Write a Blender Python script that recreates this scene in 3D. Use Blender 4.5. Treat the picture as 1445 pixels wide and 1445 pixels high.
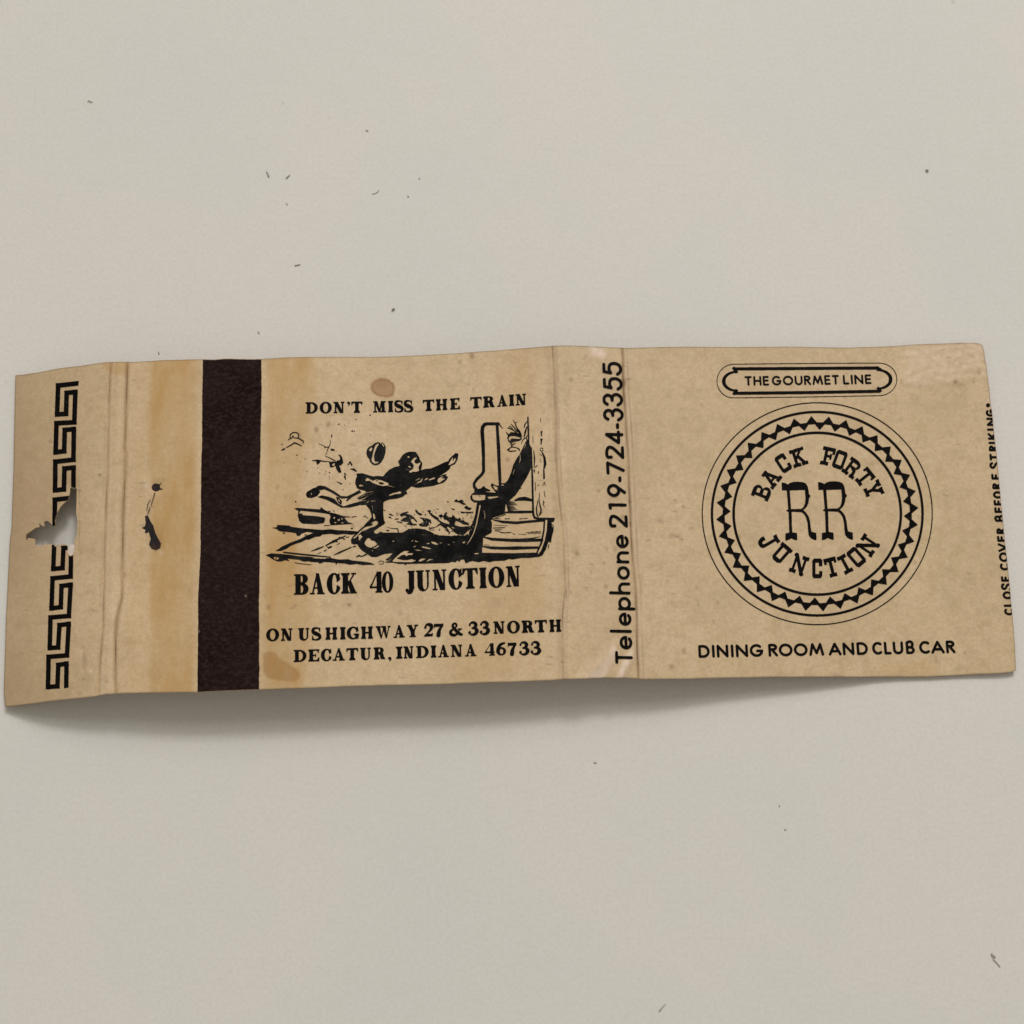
import bpy, math, random
import numpy as np
from mathutils import Vector
from mathutils.geometry import delaunay_2d_cdt

random.seed(7); np.random.seed(7)
for o in list(bpy.data.objects): bpy.data.objects.remove(o)
SC = bpy.context.scene
COL = SC.collection

# ------------------------------------------------------------------ camera, light, exposure
F_PX = 2222.0                       # focal length in photo pixels (1445 px wide)
TILT = math.radians(12.0)           # camera leans back from straight down
DIST = 0.185                        # metres from lens to the tabletop centre
ST, CT = math.sin(TILT), math.cos(TILT)
cam_d = bpy.data.cameras.new('camera'); cam = bpy.data.objects.new('camera', cam_d); COL.objects.link(cam)
cam.location = (0, -DIST*ST, DIST*CT)
cam.rotation_euler = (TILT, 0, 0)
cam_d.sensor_width = 36.0; cam_d.lens = 36.0*F_PX/1445.0
cam_d.clip_start = 0.01; cam_d.clip_end = 50
SC.camera = cam

w = bpy.data.worlds.new('World'); SC.world = w; w.use_nodes = True
bg = w.node_tree.nodes['Background']
bg.inputs[0].default_value = (1.0, 0.93, 0.82, 1); bg.inputs[1].default_value = 0.355

def area(name, loc, target, sx, sy, power, color):
    d = bpy.data.lights.new(name, 'AREA'); d.shape = 'RECTANGLE'; d.size = sx; d.size_y = sy
    d.energy = power; d.color = color
    o = bpy.data.objects.new(name, d); COL.objects.link(o); o.location = loc
    o.rotation_euler = (Vector(target)-Vector(loc)).to_track_quat('-Z', 'Y').to_euler()
    return o
area('ceiling_lamp', (0.40, 1.55, 1.55), (0, 0, 0), 0.36, 0.30, 14.3, (1.0, 0.985, 0.985))
area('window_light', (0.30, 1.70, 1.75), (0, 0, 0), 1.7, 1.3, 22.6, (1.0, 0.98, 0.985))

SC.view_settings.view_transform = 'Standard'
try: SC.view_settings.look = 'None'
except Exception: pass
SC.view_settings.exposure = 0.0; SC.view_settings.gamma = 1.0
SC.view_settings.use_curve_mapping = False

# ------------------------------------------------------------------ measuring: photo pixel + height (mm) -> metres
def world(px, py, zmm):
    px = np.asarray(px, float); py = np.asarray(py, float); z = np.asarray(zmm, float)*1e-3
    cx = (px-722.5)/F_PX; cy = -(py-722.5)/F_PX
    dx = cx; dy = cy*CT + ST; dz = cy*ST - CT          # ray in world axes
    t = (z - DIST*CT)/dz
    return np.stack([dx*t, -DIST*ST + dy*t, z+0*px], -1)

# ------------------------------------------------------------------ the card's shape
LX = [24, 165, 287, 369, 780, 882, 1412]; LV = [-16, -15, -8, -4, 17, 21, 44]
def lean(px): return np.interp(px, LX, LV)
def ucoord(px, py): return px - lean(px)*(np.asarray(py, float)-730)/460.0

def pchip(xk, yk):
    xk = np.array(xk, float); yk = np.array(yk, float)
    h = np.diff(xk); d = np.diff(yk)/h; m = np.zeros_like(yk)
    m[0], m[-1] = d[0], d[-1]
    for i in range(1, len(xk)-1):
        m[i] = 0 if d[i-1]*d[i] <= 0 else 2*d[i-1]*d[i]/(d[i-1]+d[i])
    def f(x):
        x = np.clip(x, xk[0], xk[-1]); i = np.clip(np.searchsorted(xk, x)-1, 0, len(h)-1)
        t = (x-xk[i])/h[i]
        return ((1+2*t)*(1-t)**2*yk[i] + t*(1-t)**2*h[i]*m[i] + t*t*(3-2*t)*yk[i+1] + t*t*(t-1)*h[i]*m[i+1])
    return f
ZT = pchip([8, 40, 80, 120, 150, 176, 285, 370, 560, 700, 788, 892, 1000, 1150, 1300, 1380, 1430], [.34, 1.45, 2.55, 3.25, 3.6, 3.75, 3.7, 3.3, 3.0, 3.4, 3.9, 3.2, 2.4, 1.4, .8, .7, .9])
ZB = pchip([8, 40, 80, 120, 150, 176, 285, 370, 560, 700, 788, 892, 1000, 1150, 1270, 1320, 1380, 1430], [.34, 1.5, 2.7, 3.5, 3.95, 4.15, 4.6, 4.9, 4.7, 4.5, 4.4, 3.7, 2.7, 1.5, .55, .45, .55, .60])

def poly_x(pts):
    ys = [p[1] for p in pts]; xs = [p[0] for p in pts]
    return lambda y: np.interp(y, ys, xs)
C1 = poly_x([(156.5, 505), (155.7, 517), (152.6, 584), (151.5, 667), (147.5, 760), (146.4, 802), (145.3, 885), (140, 948), (138.5, 985)])
C2 = poly_x([(180, 505), (179.6, 520), (176.5, 618), (175.6, 632), (177.2, 646), (173.5, 740), (172, 844), (166, 872), (163, 900), (163, 985)])
C3 = poly_x([(779, 485), (781.5, 530), (784, 640), (786, 675), (790.4, 716), (793.8, 751), (795, 771), (797, 834), (793.5, 869), (794, 960)])
C4 = poly_x([(877, 485), (879.4, 553), (883, 601), (885.6, 650), (889.3, 737), (892, 792), (896, 828), (897.6, 870), (898.5, 911), (900.4, 962)])

TOP = [(21.8, 529.8), (36, 528.3), (51.9, 525.9), (83, 520), (116.3, 515.7), (137, 512.4), (150, 511), (166, 510.5), (187, 511.1), (228.4, 508.3), (284.5, 506.8),
       (300, 507.2), (317.7, 506), (348.9, 507), (369.7, 506.6), (402.9, 504.1), (456.9, 503.4), (527.5, 503.8), (569, 502.2), (600, 501), (640, 498.8), (700, 494.6),
       (740, 491), (769.4, 489.1), (784.6, 487.7), (805.4, 487.6), (827.5, 488.3), (853.8, 489.7), (881.5, 490.8), (923, 490), (980, 489.3), (1036, 489.7), (1125, 489.3),
       (1198, 490.6), (1242, 489.2), (1273, 487.8), (1284.8, 486.4), (1308.5, 485.3), (1352.6, 483.8), (1374, 484), (1381, 484.5), (1386.6, 487.6)]
BOT = [(7.2, 997.4), (14, 996.6), (51.9, 992.2), (83, 988), (115, 984.6), (132.9, 982.6), (150, 979.6), (174.4, 978.3), (230, 977.2), (278.2, 976.5), (320, 974.8), (366.2, 973), (449.3, 970),
       (546.8, 966.6), (600, 965.8), (640, 964.8), (689.3, 962.7), (740, 961.2), (780.6, 959.6), (795, 958.4), (825.7, 957.6), (857.5, 956.1), (876.9, 956.4), (890.7, 956.6),
       (904.6, 958.3), (940, 958.2), (980, 957.6), (1025, 956.2), (1087.6, 955.4), (1170, 954.8), (1200, 955), (1284.8, 955), (1328.9, 953.9), (1369.5, 951.8), (1412, 950.1), (1426, 948.6), (1433.4, 946.6)]
RIGHT = [(1386.6, 480), (1386.6, 488), (1388.4, 494), (1392.4, 519.2), (1396.7, 556.5), (1397.9, 570), (1400.6, 585.3), (1404.3, 622.6), (1407.7, 653), (1411, 690.4), (1413.3, 714),
         (1416.3, 745), (1421.5, 790.9), (1426.2, 841.7), (1429.4, 875.6), (1432.2, 909.5), (1433.6, 940), (1433.4, 950)]
LEFT = [(21.9, 520), (21.8, 532), (20.8, 573), (19.7, 625), (18.3, 688), (16.6, 739.5), (13.6, 764), (10.8, 823), (8.7, 873), (6.6, 927), (5.4, 975), (7.2, 997), (7.2, 1000)]
def wob(x, seed, amp):
    r = np.random.RandomState(seed); v = 0
    for k in range(9):
        f = .02*1.75**k; v = v + np.sin(np.asarray(x)*f*2*math.pi/3 + r.rand()*6.28)/(1+.55*k)
    return v*amp
xT = [p[0] for p in TOP]; yT_ = [p[1] for p in TOP]; xB = [p[0] for p in BOT]; yB_ = [p[1] for p in BOT]
def YT(x): return np.interp(x, xT, yT_) + wob(x, 1, .13)
def YB(x): return np.interp(x, xB, yB_) + wob(x, 2, .13)
_xr, _xl = poly_x(RIGHT), poly_x(LEFT)
def XR(y): return _xr(y) + wob(y, 3, .12)
def XL(y): return _xl(y) + wob(y, 4, .15)

def segdist(px, py, a, b):
    ax, ay = a; bx, by = b; L2 = (bx-ax)**2+(by-ay)**2
    t = np.clip(((px-ax)*(bx-ax)+(py-ay)*(by-ay))/L2, 0, 1)
    qx, qy = ax+t*(bx-ax), ay+t*(by-ay)
    side = (bx-ax)*(py-ay)-(by-ay)*(px-ax)
    return np.hypot(px-qx, py-qy), t, np.sign(side)

_wr = np.random.RandomState(21)
_wv = [(_wr.uniform(0, math.pi), _wr.uniform(5, 16), _wr.uniform(0, 6.28)) for _ in range(16)]
def wrinkle(px, py):
    wx = px+6*np.sin(py/9.+px/31.); wy = py+5*np.sin(px/11.-py/23.)
    return sum(.00045*L*np.sin((wx*math.cos(a)*.6+wy*math.sin(a)*1.2)*6.28/L/1.3+p) for a, L, p in _wv)
def zmm(px, py):
    px = np.asarray(px, float); py = np.asarray(py, float)
    u = ucoord(px, py); t = np.clip((py-500)/470.0, -.1, 1.1)
    z = ZT(u)*(1-t) + ZB(u)*t
    z = z + .10*np.sin(px/61+py/97) * np.clip((u-60)/120, 0, 1)*np.clip((1330-u)/120, 0, 1)
    z = z + .05*np.sin(px/37-py/53+1.0)*np.clip((u-60)/120, 0, 1)*np.clip((1330-u)/120, 0, 1)
    g = lambda d, s: np.exp(-(d/s)**2)
    for C, a, s in ((C1, -.25, 2.3), (C2, -.27, 2.1), (C3, -.15, 2.4), (C4, -.19, 2.0)):
        z = z + a*g(px-C(py), s)
    z = z + .09*g(px-C1(py)-11, 6) + .07*g(px-C3(py)+6, 3.0) + .06*g(px-C3(py)-6, 3.5) + .08*g(px-C4(py)-4.5, 2.6) - .06*g(px-C4(py)-9, 2.0)
    # buckled card at the spine's lower end and its folded upper corner
    d, q, sd = segdist(px, py, (822, 962), (871, 908)); z = z + .36*np.clip(1-d/15, 0, 1)**1.2*np.clip((py-898)/40, 0, 1)
    d, q, sd = segdist(px, py, (872, 962), (894, 918)); z = z + .26*np.clip(1-d/9, 0, 1)*np.clip((py-905)/36, 0, 1)
    d, q, sd = segdist(px, py, (846, 488), (880, 516))
    inside = (sd < 0) & (px < C4(py)) & (py < 520); z = z - np.where(inside, np.clip(d/16, 0, 1)*.42, 0)
    # dents round the staple holes, wrinkled corners
    z = z - .22*np.exp(-(((px-220)**2+(py-688)**2)/60.)) - .25*np.exp(-(((px-218)/9.)**2+((py-765)/17.)**2))
    z = z + .10*np.exp(-(((px-203)**2+(py-684)**2)/70.))
    d, q, sd = segdist(px, py, (217, 697), (209, 726)); z = z + .12*np.clip(1-d/4, 0, 1)*np.sign(px-213)
    d, q, sd = segdist(px, py, (113, 975), (126, 950)); z = z + .13*np.clip(1-d/6, 0, 1)
    d, q, sd = segdist(px, py, (116, 945), (117, 915)); z = z - .08*np.clip(1-d/4, 0, 1)
    wv = np.clip((px-1262)/20, 0, 1)*np.clip((556-py)/22, 0, 1)
    z = z + wv*wrinkle(px, py)
    # torn hole's rim curls
    d = np.hypot((px-88)/32., (py-728)/42.); z = z - .18*np.exp(-((d-1)/.35)**2)*(px < 112)
    return np.maximum(z, .33)

def surf(px, py, off=0.0): return world(px, py, zmm(px, py)+off)

ORG = world(740., 735., 0.)
# ------------------------------------------------------------------ object helpers
def tag(o, label=None, cat=None, group=None, kind=None):
    if label: o['label'] = label
    if cat: o['category'] = cat
    if group: o['group'] = group
    if kind: o['kind'] = kind
    return o
def mesh_obj(name, verts, faces, mat, parent=None, smooth=True, origin=ORG):
    me = bpy.data.meshes.new(name)
    me.from_pydata([tuple(v) for v in (np.asarray(verts)-origin)], [], [tuple(int(i) for i in f) for f in faces])
    me.validate(); me.update()
    if smooth: me.polygons.foreach_set('use_smooth', [True]*len(me.polygons))
    me.materials.append(mat)
    o = bpy.data.objects.new(name, me); COL.objects.link(o)
    if parent is not None: o.parent = parent
    else: o.location = tuple(origin)
    return o

# ------------------------------------------------------------------ inking: shapes are drawn on a sheet, outlined and laid on the card
class Sheet:
    def __init__(s, x0, y0, x1, y1, ss=4):
        s.x0, s.y0, s.ss = x0, y0, ss
        s.w, s.h = int((x1-x0)*ss), int((y1-y0)*ss)
        s.m = np.zeros((s.h, s.w), bool)
    def poly(s, pts, val=True):
        P = (np.array(pts, float)-[s.x0, s.y0])*s.ss-.5
        c0 = max(0, int(math.floor(P[:, 0].min()))); c1 = min(s.w, int(math.ceil(P[:, 0].max()))+1)
        r0 = max(0, int(math.floor(P[:, 1].min()))); r1 = min(s.h, int(math.ceil(P[:, 1].max()))+1)
        if c1 <= c0 or r1 <= r0: return
        ins = np.zeros((r1-r0, c1-c0), bool); X = np.arange(c0, c1)
        n = len(P)
        for i in range(n):
            xa, ya = P[i]; xb, yb = P[(i+1) % n]
            if ya == yb: continue
            if ya > yb: xa, ya, xb, yb = xb, yb, xa, ya
            a = max(r0, math.ceil(ya)); b = min(r1-1, math.ceil(yb)-1)
            if b < a: continue
            rr = np.arange(a, b+1); xc = xa+(rr-ya)*(xb-xa)/(yb-ya)
            ins[a-r0:b-r0+1] ^= (X[None, :] < xc[:, None])
        s.m[r0:r1, c0:c1][ins] = val
    def disc(s, c, r, val=True, ry=None):
        ry = r if ry is None else ry
        a = np.linspace(0, 2*math.pi, 28, endpoint=False)
        s.poly(np.stack([c[0]+r*np.cos(a), c[1]+ry*np.sin(a)], 1), val)
    def stroke(s, pts, wd, val=True, cap='round'):
        P = np.array(pts, float); n = len(P)
        W = np.full(n, float(wd)) if np.isscalar(wd) else np.interp(np.linspace(0, 1, n), np.linspace(0, 1, len(wd)), wd)
        for i in range(n-1):
            d = P[i+1]-P[i]; L = math.hypot(*d)
            if L == 0: continue
            d = d/L; nn = np.array([-d[1], d[0]])
            a, b = P[i], P[i+1]
            if cap == 'square': a = a-d*W[i]/2; b = b+d*W[i+1]/2
            s.poly([a+nn*W[i]/2, b+nn*W[i+1]/2, b-nn*W[i+1]/2, a-nn*W[i]/2], val)
        if cap == 'square': return
        for i in range(n):
            if cap == 'round' or 0 < i < n-1: s.disc(P[i], W[i]/2, val)
    def swell(s):                                   # ink spreads a quarter pixel into the card
        m = s.m; g = m.copy()
        g[1:] |= m[:-1]; g[:-1] |= m[1:]; g[:, 1:] |= m[:, :-1]; g[:, :-1] |= m[:, 1:]; s.m = g
    def field(s, blur=1):
        f = np.pad(s.m.astype(np.float32), 4)
        for _ in range(blur):
            for ax in (0, 1):
                f = (np.roll(f, 1, ax)+2*f+np.roll(f, -1, ax))/4
        return f
    def sample(s, px, py, blur=1):
        f = s.field(blur)
        gx = np.clip((np.asarray(px)-s.x0)*s.ss-.5+4, 0, f.shape[1]-1.001); gy = np.clip((np.asarray(py)-s.y0)*s.ss-.5+4, 0, f.shape[0]-1.001)
        ix, iy = gx.astype(int), gy.astype(int); tx, ty = gx-ix, gy-iy
        return (f[iy, ix]*(1-tx)+f[iy, ix+1]*tx)*(1-ty)+(f[iy+1, ix]*(1-tx)+f[iy+1, ix+1]*tx)*ty

def simplify(pts, tol):
    n = len(pts)
    if n < 5: return pts
    P = np.array(pts); keep = np.zeros(n, bool); far = int(np.argmax(((P-P[0])**2).sum(1)))
    keep[0] = keep[far] = True; st = [(0, far), (far, n)]
    while st:
        a, b = st.pop()
        if b-a < 2: continue
        A = P[a]; B = P[b % n]; d = B-A; L = math.hypot(*d); Q = P[a+1:b]-A
        dist = np.abs(Q[:, 0]*d[1]-Q[:, 1]*d[0])/L if L > 1e-9 else np.hypot(Q[:, 0], Q[:, 1])
        k = int(np.argmax(dist)); limit = tol
        if dist[k] > limit: j = a+1+k; keep[j] = True; st += [(a, j), (j, b)]
    return [pts[i] for i in range(n) if keep[i]]

def ink_mesh(name, sheet, mat, parent, off=.04, blur=1, tol=.07, step=6.0):
    f = sheet.field(blur); f = np.where(np.abs(f-.5) < 1e-4, .5003, f); ins = f > .5
    H, Wd = f.shape
    k = ins[:-1, :-1]*1+ins[:-1, 1:]*2+ins[1:, 1:]*4+ins[1:, :-1]*8
    nxt = {}
    TAB = {1: [(3, 0)], 2: [(0, 1)], 3: [(3, 1)], 4: [(1, 2)], 5: [(3, 0), (1, 2)], 6: [(0, 2)], 7: [(3, 2)], 8: [(2, 3)], 9: [(2, 0)], 10: [(0, 1), (2, 3)], 11: [(2, 1)], 12: [(1, 3)], 13: [(1, 0)], 14: [(0, 3)]}
    rs, cs = np.nonzero((k > 0) & (k < 15))
    def eid(r, c, e):
        return (0, r, c) if e == 0 else (1, r, c+1) if e == 1 else (0, r+1, c) if e == 2 else (1, r, c)
    for r, c in zip(rs.tolist(), cs.tolist()):
        for a, b in TAB[int(k[r, c])]: nxt[eid(r, c, a)] = eid(r, c, b)
    def pos(e):
        o, r, c = e
        if o == 0: t = (.5-f[r, c])/(f[r, c+1]-f[r, c]); x, y = c+t, r
        else: t = (.5-f[r, c])/(f[r+1, c]-f[r, c]); x, y = c, r+t
        return (sheet.x0+(x-4+.5)/sheet.ss, sheet.y0+(y-4+.5)/sheet.ss)
    V, E = [], []
    seen = set()
    for st in list(nxt):
        if st in seen: continue
        loop = []; e = st
        while e not in seen and e in nxt:
            seen.add(e); loop.append(pos(e)); e = nxt[e]
        if len(loop) < 6: continue
        lp = simplify(loop, tol); out = []
        for i, p in enumerate(lp):
            q = lp[(i+1) % len(lp)]; n = max(1, int(math.hypot(q[0]-p[0], q[1]-p[1])/step))
            out += [(p[0]+(q[0]-p[0])*j/n, p[1]+(q[1]-p[1])*j/n) for j in range(n)]
        if len(out) < 3: continue
        b = len(V); V += out; E += [(b+i, b+(i+1) % len(out)) for i in range(len(out))]
    # interior points so that the print bends with the card
    x1, y1 = sheet.x0+sheet.w/sheet.ss, sheet.y0+sheet.h/sheet.ss
    gx, gy = np.meshgrid(np.arange(sheet.x0+step/2, x1, step), np.arange(sheet.y0+step/2, y1, step))
    gx = gx.ravel()+np.random.uniform(-.5, .5, gx.size); gy = gy.ravel()
    okm = sheet.sample(gx, gy, 9) > .985
    V += list(zip(gx[okm].tolist(), gy[okm].tolist()))
    vo, eo, fo, *_ = delaunay_2d_cdt([Vector(v) for v in V], E, [], 0, 1e-7)
    P = np.array([(v.x, v.y) for v in vo]); T = np.array([t for t in fo if len(t) == 3])
    cen = P[T].mean(1)
    T = T[sheet.sample(cen[:, 0], cen[:, 1], blur) > .5]
    a, b, c = P[T[:, 0]], P[T[:, 1]], P[T[:, 2]]
    sgn = (b[:, 0]-a[:, 0])*(c[:, 1]-a[:, 1])-(b[:, 1]-a[:, 1])*(c[:, 0]-a[:, 0])
    T = np.where((sgn > 0)[:, None], T[:, ::-1], T)       # photo y runs down
    used = np.unique(T); mp = np.full(len(P), -1); mp[used] = np.arange(len(used)); P = P[used]; T = mp[T]
    return mesh_obj(name, surf(P[:, 0], P[:, 1], off), T, mat, parent)

# ------------------------------------------------------------------ materials
def new_mat(name):
    m = bpy.data.materials.new(name); m.use_nodes = True
    nt = m.node_tree; return m, nt, nt.nodes['Principled BSDF']
def N(nt, typ, **kw):
    n = nt.nodes.new(typ)
    for k, v in kw.items():
        if k.startswith('i_'):
            n.inputs[k[2:].replace('_', ' ')].default_value = v
        else: setattr(n, k, v)
    return n
def noise(nt, co, scale, detail=4, rough=.55):
    n = N(nt, 'ShaderNodeTexNoise'); n.inputs['Scale'].default_value = scale
    n.inputs['Detail'].default_value = detail; n.inputs['Roughness'].default_value = rough
    nt.links.new(co, n.inputs['Vector']); return n.outputs['Fac']
def ramp(nt, fac, stops):
    r = N(nt, 'ShaderNodeValToRGB'); cr = r.color_ramp
    while len(cr.elements) < len(stops): cr.elements.new(.5)
    for e, (p, c) in zip(cr.elements, stops):
        e.position = p; e.color = (c, c, c, 1) if np.isscalar(c) else (*c, 1)
    nt.links.new(fac, r.inputs['Fac']); return r.outputs['Color']
def mix(nt, fac, a, b, mode='MIX'):
    n = N(nt, 'ShaderNodeMix', data_type='RGBA', blend_type=mode); n.clamp_factor = True
    for sock, v in ((n.inputs[0], fac), (n.inputs[6], a), (n.inputs[7], b)):
        if hasattr(v, 'is_linked') or hasattr(v, 'links'): nt.links.new(v, sock)
        elif np.isscalar(v): sock.default_value = v
        else: sock.default_value = (*v, 1)
    return n.outputs[2]
def mth(nt, op, a, b=0.0):
    n = N(nt, 'ShaderNodeMath', operation=op)
    for sock, v in ((n.inputs[0], a), (n.inputs[1], b)):
        if np.isscalar(v): sock.default_value = v
        else: nt.links.new(v, sock)
    return n.outputs[0]
def attr(nt, name):
    a = N(nt, 'ShaderNodeAttribute'); a.attribute_name = name; return a.outputs['Fac']
def objco(nt, sc=(1, 1, 1)):
    t = N(nt, 'ShaderNodeTexCoord'); m = N(nt, 'ShaderNodeMapping'); m.inputs['Scale'].default_value = sc
    nt.links.new(t.outputs['Object'], m.inputs['Vector']); return m.outputs['Vector']
def bump(nt, h, bs, strength, dist):
    b = N(nt, 'ShaderNodeBump'); b.inputs['Strength'].default_value = strength; b.inputs['Distance'].default_value = dist
    nt.links.new(h, b.inputs['Height']); nt.links.new(b.outputs['Normal'], bs.inputs['Normal'])

def make_card():
    m, nt, bs = new_mat('aged_card')
    co = objco(nt)
    base = mix(nt, ramp(nt, noise(nt, co, 95, 5), [(.32, 0.), (.68, 1.)]), (.632, .470, .276), (.728, .548, .338))
    fine = ramp(nt, noise(nt, co, 2600, 3, .7), [(.36, 0.), (.66, 1.)])
    base = mix(nt, mth(nt, 'MULTIPLY', fine, .52), base, (.49, .35, .19))
    med = ramp(nt, noise(nt, co, 620, 5, .7), [(.46, 0.), (.68, 1.)])
    base = mix(nt, mth(nt, 'MULTIPLY', med, .46), base, (.445, .315, .16))
    pale = ramp(nt, noise(nt, objco(nt, (1.3, 1, 1)), 1500, 3, .6), [(.56, 0.), (.74, 1.)])
    base = mix(nt, mth(nt, 'MULTIPLY', pale, .50), base, (.72, .565, .37))
    streak = ramp(nt, noise(nt, objco(nt, (1, .22, 1)), 520, 5, .65), [(.28, .45), (.66, 1.)])
    base = mix(nt, mth(nt, 'MULTIPLY', attr(nt, 'yellowing'), streak), base, (.485, .275, .075))
    base = mix(nt, attr(nt, 'browning_shade'), base, (.37, .245, .135))  # flap's shade painted into the card colour, plus browner spine and front
    base = mix(nt, attr(nt, 'spill'), base, (.315, .150, .042))
    rub_sheen = ramp(nt, noise(nt, co, 1900, 4, .75), [(.30, .25), (.60, 1.)])
    base = mix(nt, mth(nt, 'MULTIPLY', attr(nt, 'scuff_sheen'), rub_sheen), base, (.80, .635, .50))  # worn creases and hole rims, plus corner sheen and spine glints painted pale
    # dirt in scattered flecks and short hairs
    v = N(nt, 'ShaderNodeTexVoronoi'); v.inputs['Scale'].default_value = 620; nt.links.new(objco(nt, (1, .75, 1)), v.inputs['Vector'])
    dots = ramp(nt, v.outputs['Distance'], [(.08, 1.), (.24, 0.)])
    gate = ramp(nt, noise(nt, co, 130, 3), [(.56, 0.), (.66, 1.)])
    base = mix(nt, mth(nt, 'MULTIPLY', mth(nt, 'MULTIPLY', dots, gate), .55), base, (.20, .125, .06))
    v2 = N(nt, 'ShaderNodeTexVoronoi'); v2.inputs['Scale'].default_value = 1.0; nt.links.new(objco(nt, (420, 1500, 1)), v2.inputs['Vector'])
    hair = ramp(nt, v2.outputs['Distance'], [(.10, 1.), (.22, 0.)])
    gate2 = ramp(nt, noise(nt, co, 170, 2), [(.57, 0.), (.66, 1.)])
    base = mix(nt, mth(nt, 'MULTIPLY', mth(nt, 'MULTIPLY', hair, gate2), .38), base, (.24, .16, .09))
    base = mix(nt, attr(nt, 'grime'), base, (.125, .072, .034))
    nt.links.new(base, bs.inputs['Base Color'])
    rg = mth(nt, 'SUBTRACT', mth(nt, 'ADD', mth(nt, 'MULTIPLY', noise(nt, co, 260, 3), .25), .42), mth(nt, 'MULTIPLY', mth(nt, 'MULTIPLY', attr(nt, 'gloss'), rub_sheen), .10))
    nt.links.new(rg, bs.inputs['Roughness'])
    bs.inputs['Specular IOR Level'].default_value = .42
    h = mth(nt, 'ADD', mth(nt, 'MULTIPLY', noise(nt, co, 1100, 3, .6), .5), noise(nt, co, 240, 4, .6))
    bump(nt, h, bs, .42, .00012)
    return m
def make_ink():
    m, nt, bs = new_mat('printing_ink')
    co = objco(nt)
    f = ramp(nt, noise(nt, co, 520, 5, .7), [(.40, 0.), (.75, 1.)])
    c = mix(nt, mth(nt, 'MULTIPLY', f, .55), (.0022, .0014, .0012), (.011, .0095, .008))
    v = ramp(nt, noise(nt, co, 2600, 2, .6), [(.70, 0.), (.76, 1.)])
    c = mix(nt, mth(nt, 'MULTIPLY', v, .5), c, (.10, .078, .05))
    nt.links.new(c, bs.inputs['Base Color']); bs.inputs['Roughness'].default_value = .55
    bs.inputs['Specular IOR Level'].default_value = .06
    bump(nt, noise(nt, co, 1000, 3), bs, .15, .0001)
    return m
def make_engraving_ink():
    m, nt, bs = new_mat('engraving_ink')
    co = objco(nt)
    f = ramp(nt, noise(nt, co, 420, 5, .75), [(.42, 0.), (.70, 1.)])
    c = mix(nt, f, (.003, .003, .003), (.020, .020, .0185))
    g = ramp(nt, noise(nt, objco(nt, (1, 2.2, 1)), 1700, 3, .75), [(.58, 0.), (.70, 1.)])
    c = mix(nt, mth(nt, 'MULTIPLY', mth(nt, 'MULTIPLY', g, f), .55), c, (.12, .10, .075))
    nt.links.new(c, bs.inputs['Base Color']); bs.inputs['Roughness'].default_value = .6
    bs.inputs['Specular IOR Level'].default_value = .06
    return m
def make_striker():
    m, nt, bs = new_mat('striker_grit')
    co = objco(nt)
    c = mix(nt, ramp(nt, noise(nt, co, 160, 6, .7), [(.35, 0.), (.7, 1.)]), (.0105, .0048, .0040), (.021, .0115, .0100))
    f = ramp(nt, noise(nt, objco(nt, (.8, 1.15, 1)), 2200, 4, .75), [(.46, 0.), (.66, 1.)])
    c = mix(nt, mth(nt, 'MULTIPLY', f, .75), c, (.044, .026, .023))
    sc = ramp(nt, noise(nt, objco(nt, (1, 4, 1)), 600, 3, .7), [(.62, 0.), (.75, 1.)])
    c = mix(nt, mth(nt, 'MULTIPLY', sc, .5), c, (.06, .045, .04))
    v = N(nt, 'ShaderNodeTexVoronoi'); v.inputs['Scale'].default_value = 420; nt.links.new(co, v.inputs['Vector'])
    d = mth(nt, 'MULTIPLY', ramp(nt, v.outputs['Distance'], [(.08, 1.), (.13, 0.)]), ramp(nt, noise(nt, co, 210, 2), [(.62, 0.), (.66, 1.)]))
    c = mix(nt, mth(nt, 'MULTIPLY', d, .7), c, (.42, .33, .25))
    nt.links.new(c, bs.inputs['Base Color']); bs.inputs['Roughness'].default_value = .8
    bs.inputs['Specular IOR Level'].default_value = .05
    bump(nt, noise(nt, co, 3200, 3, .7), bs, .3, .00010)
    return m
def make_rust():
    m, nt, bs = new_mat('rusty_hole')
    co = objco(nt)
    c = mix(nt, ramp(nt, noise(nt, co, 900, 3), [(.45, 0.), (.65, 1.)]), (.0035, .0012, .0010), (.032, .006, .003))
    nt.links.new(c, bs.inputs['Base Color']); bs.inputs['Roughness'].default_value = .8
    return m
def make_table():
    m, nt, bs = new_mat('white_laminate')
    co = objco(nt)
    c = mix(nt, ramp(nt, noise(nt, co, 26, 4), [(.35, 0.), (.65, 1.)]), (.712, .702, .650), (.738, .710, .662))
    c = mix(nt, mth(nt, 'MULTIPLY', ramp(nt, noise(nt, co, 420, 4, .65), [(.35, 0.), (.7, 1.)]), .10), c, (.57, .55, .49))
    c = mix(nt, mth(nt, 'MULTIPLY', ramp(nt, noise(nt, co, 2300, 3, .7), [(.42, 0.), (.62, 1.)]), .17), c, (.52, .485, .42))
    v = N(nt, 'ShaderNodeTexVoronoi'); v.inputs['Scale'].default_value = 150; nt.links.new(co, v.inputs['Vector'])
    d = mth(nt, 'MULTIPLY', ramp(nt, v.outputs['Distance'], [(.022, 1.), (.055, 0.)]), ramp(nt, noise(nt, co, 60, 2), [(.55, 0.), (.62, 1.)]))
    c = mix(nt, mth(nt, 'MULTIPLY', d, .30), c, (.38, .34, .29))
    nt.links.new(c, bs.inputs['Base Color']); bs.inputs['Roughness'].default_value = .55
    bs.inputs['Specular IOR Level'].default_value = .3
    bump(nt, noise(nt, co, 900, 5, .7), bs, .16, .00012)
    return m
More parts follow.
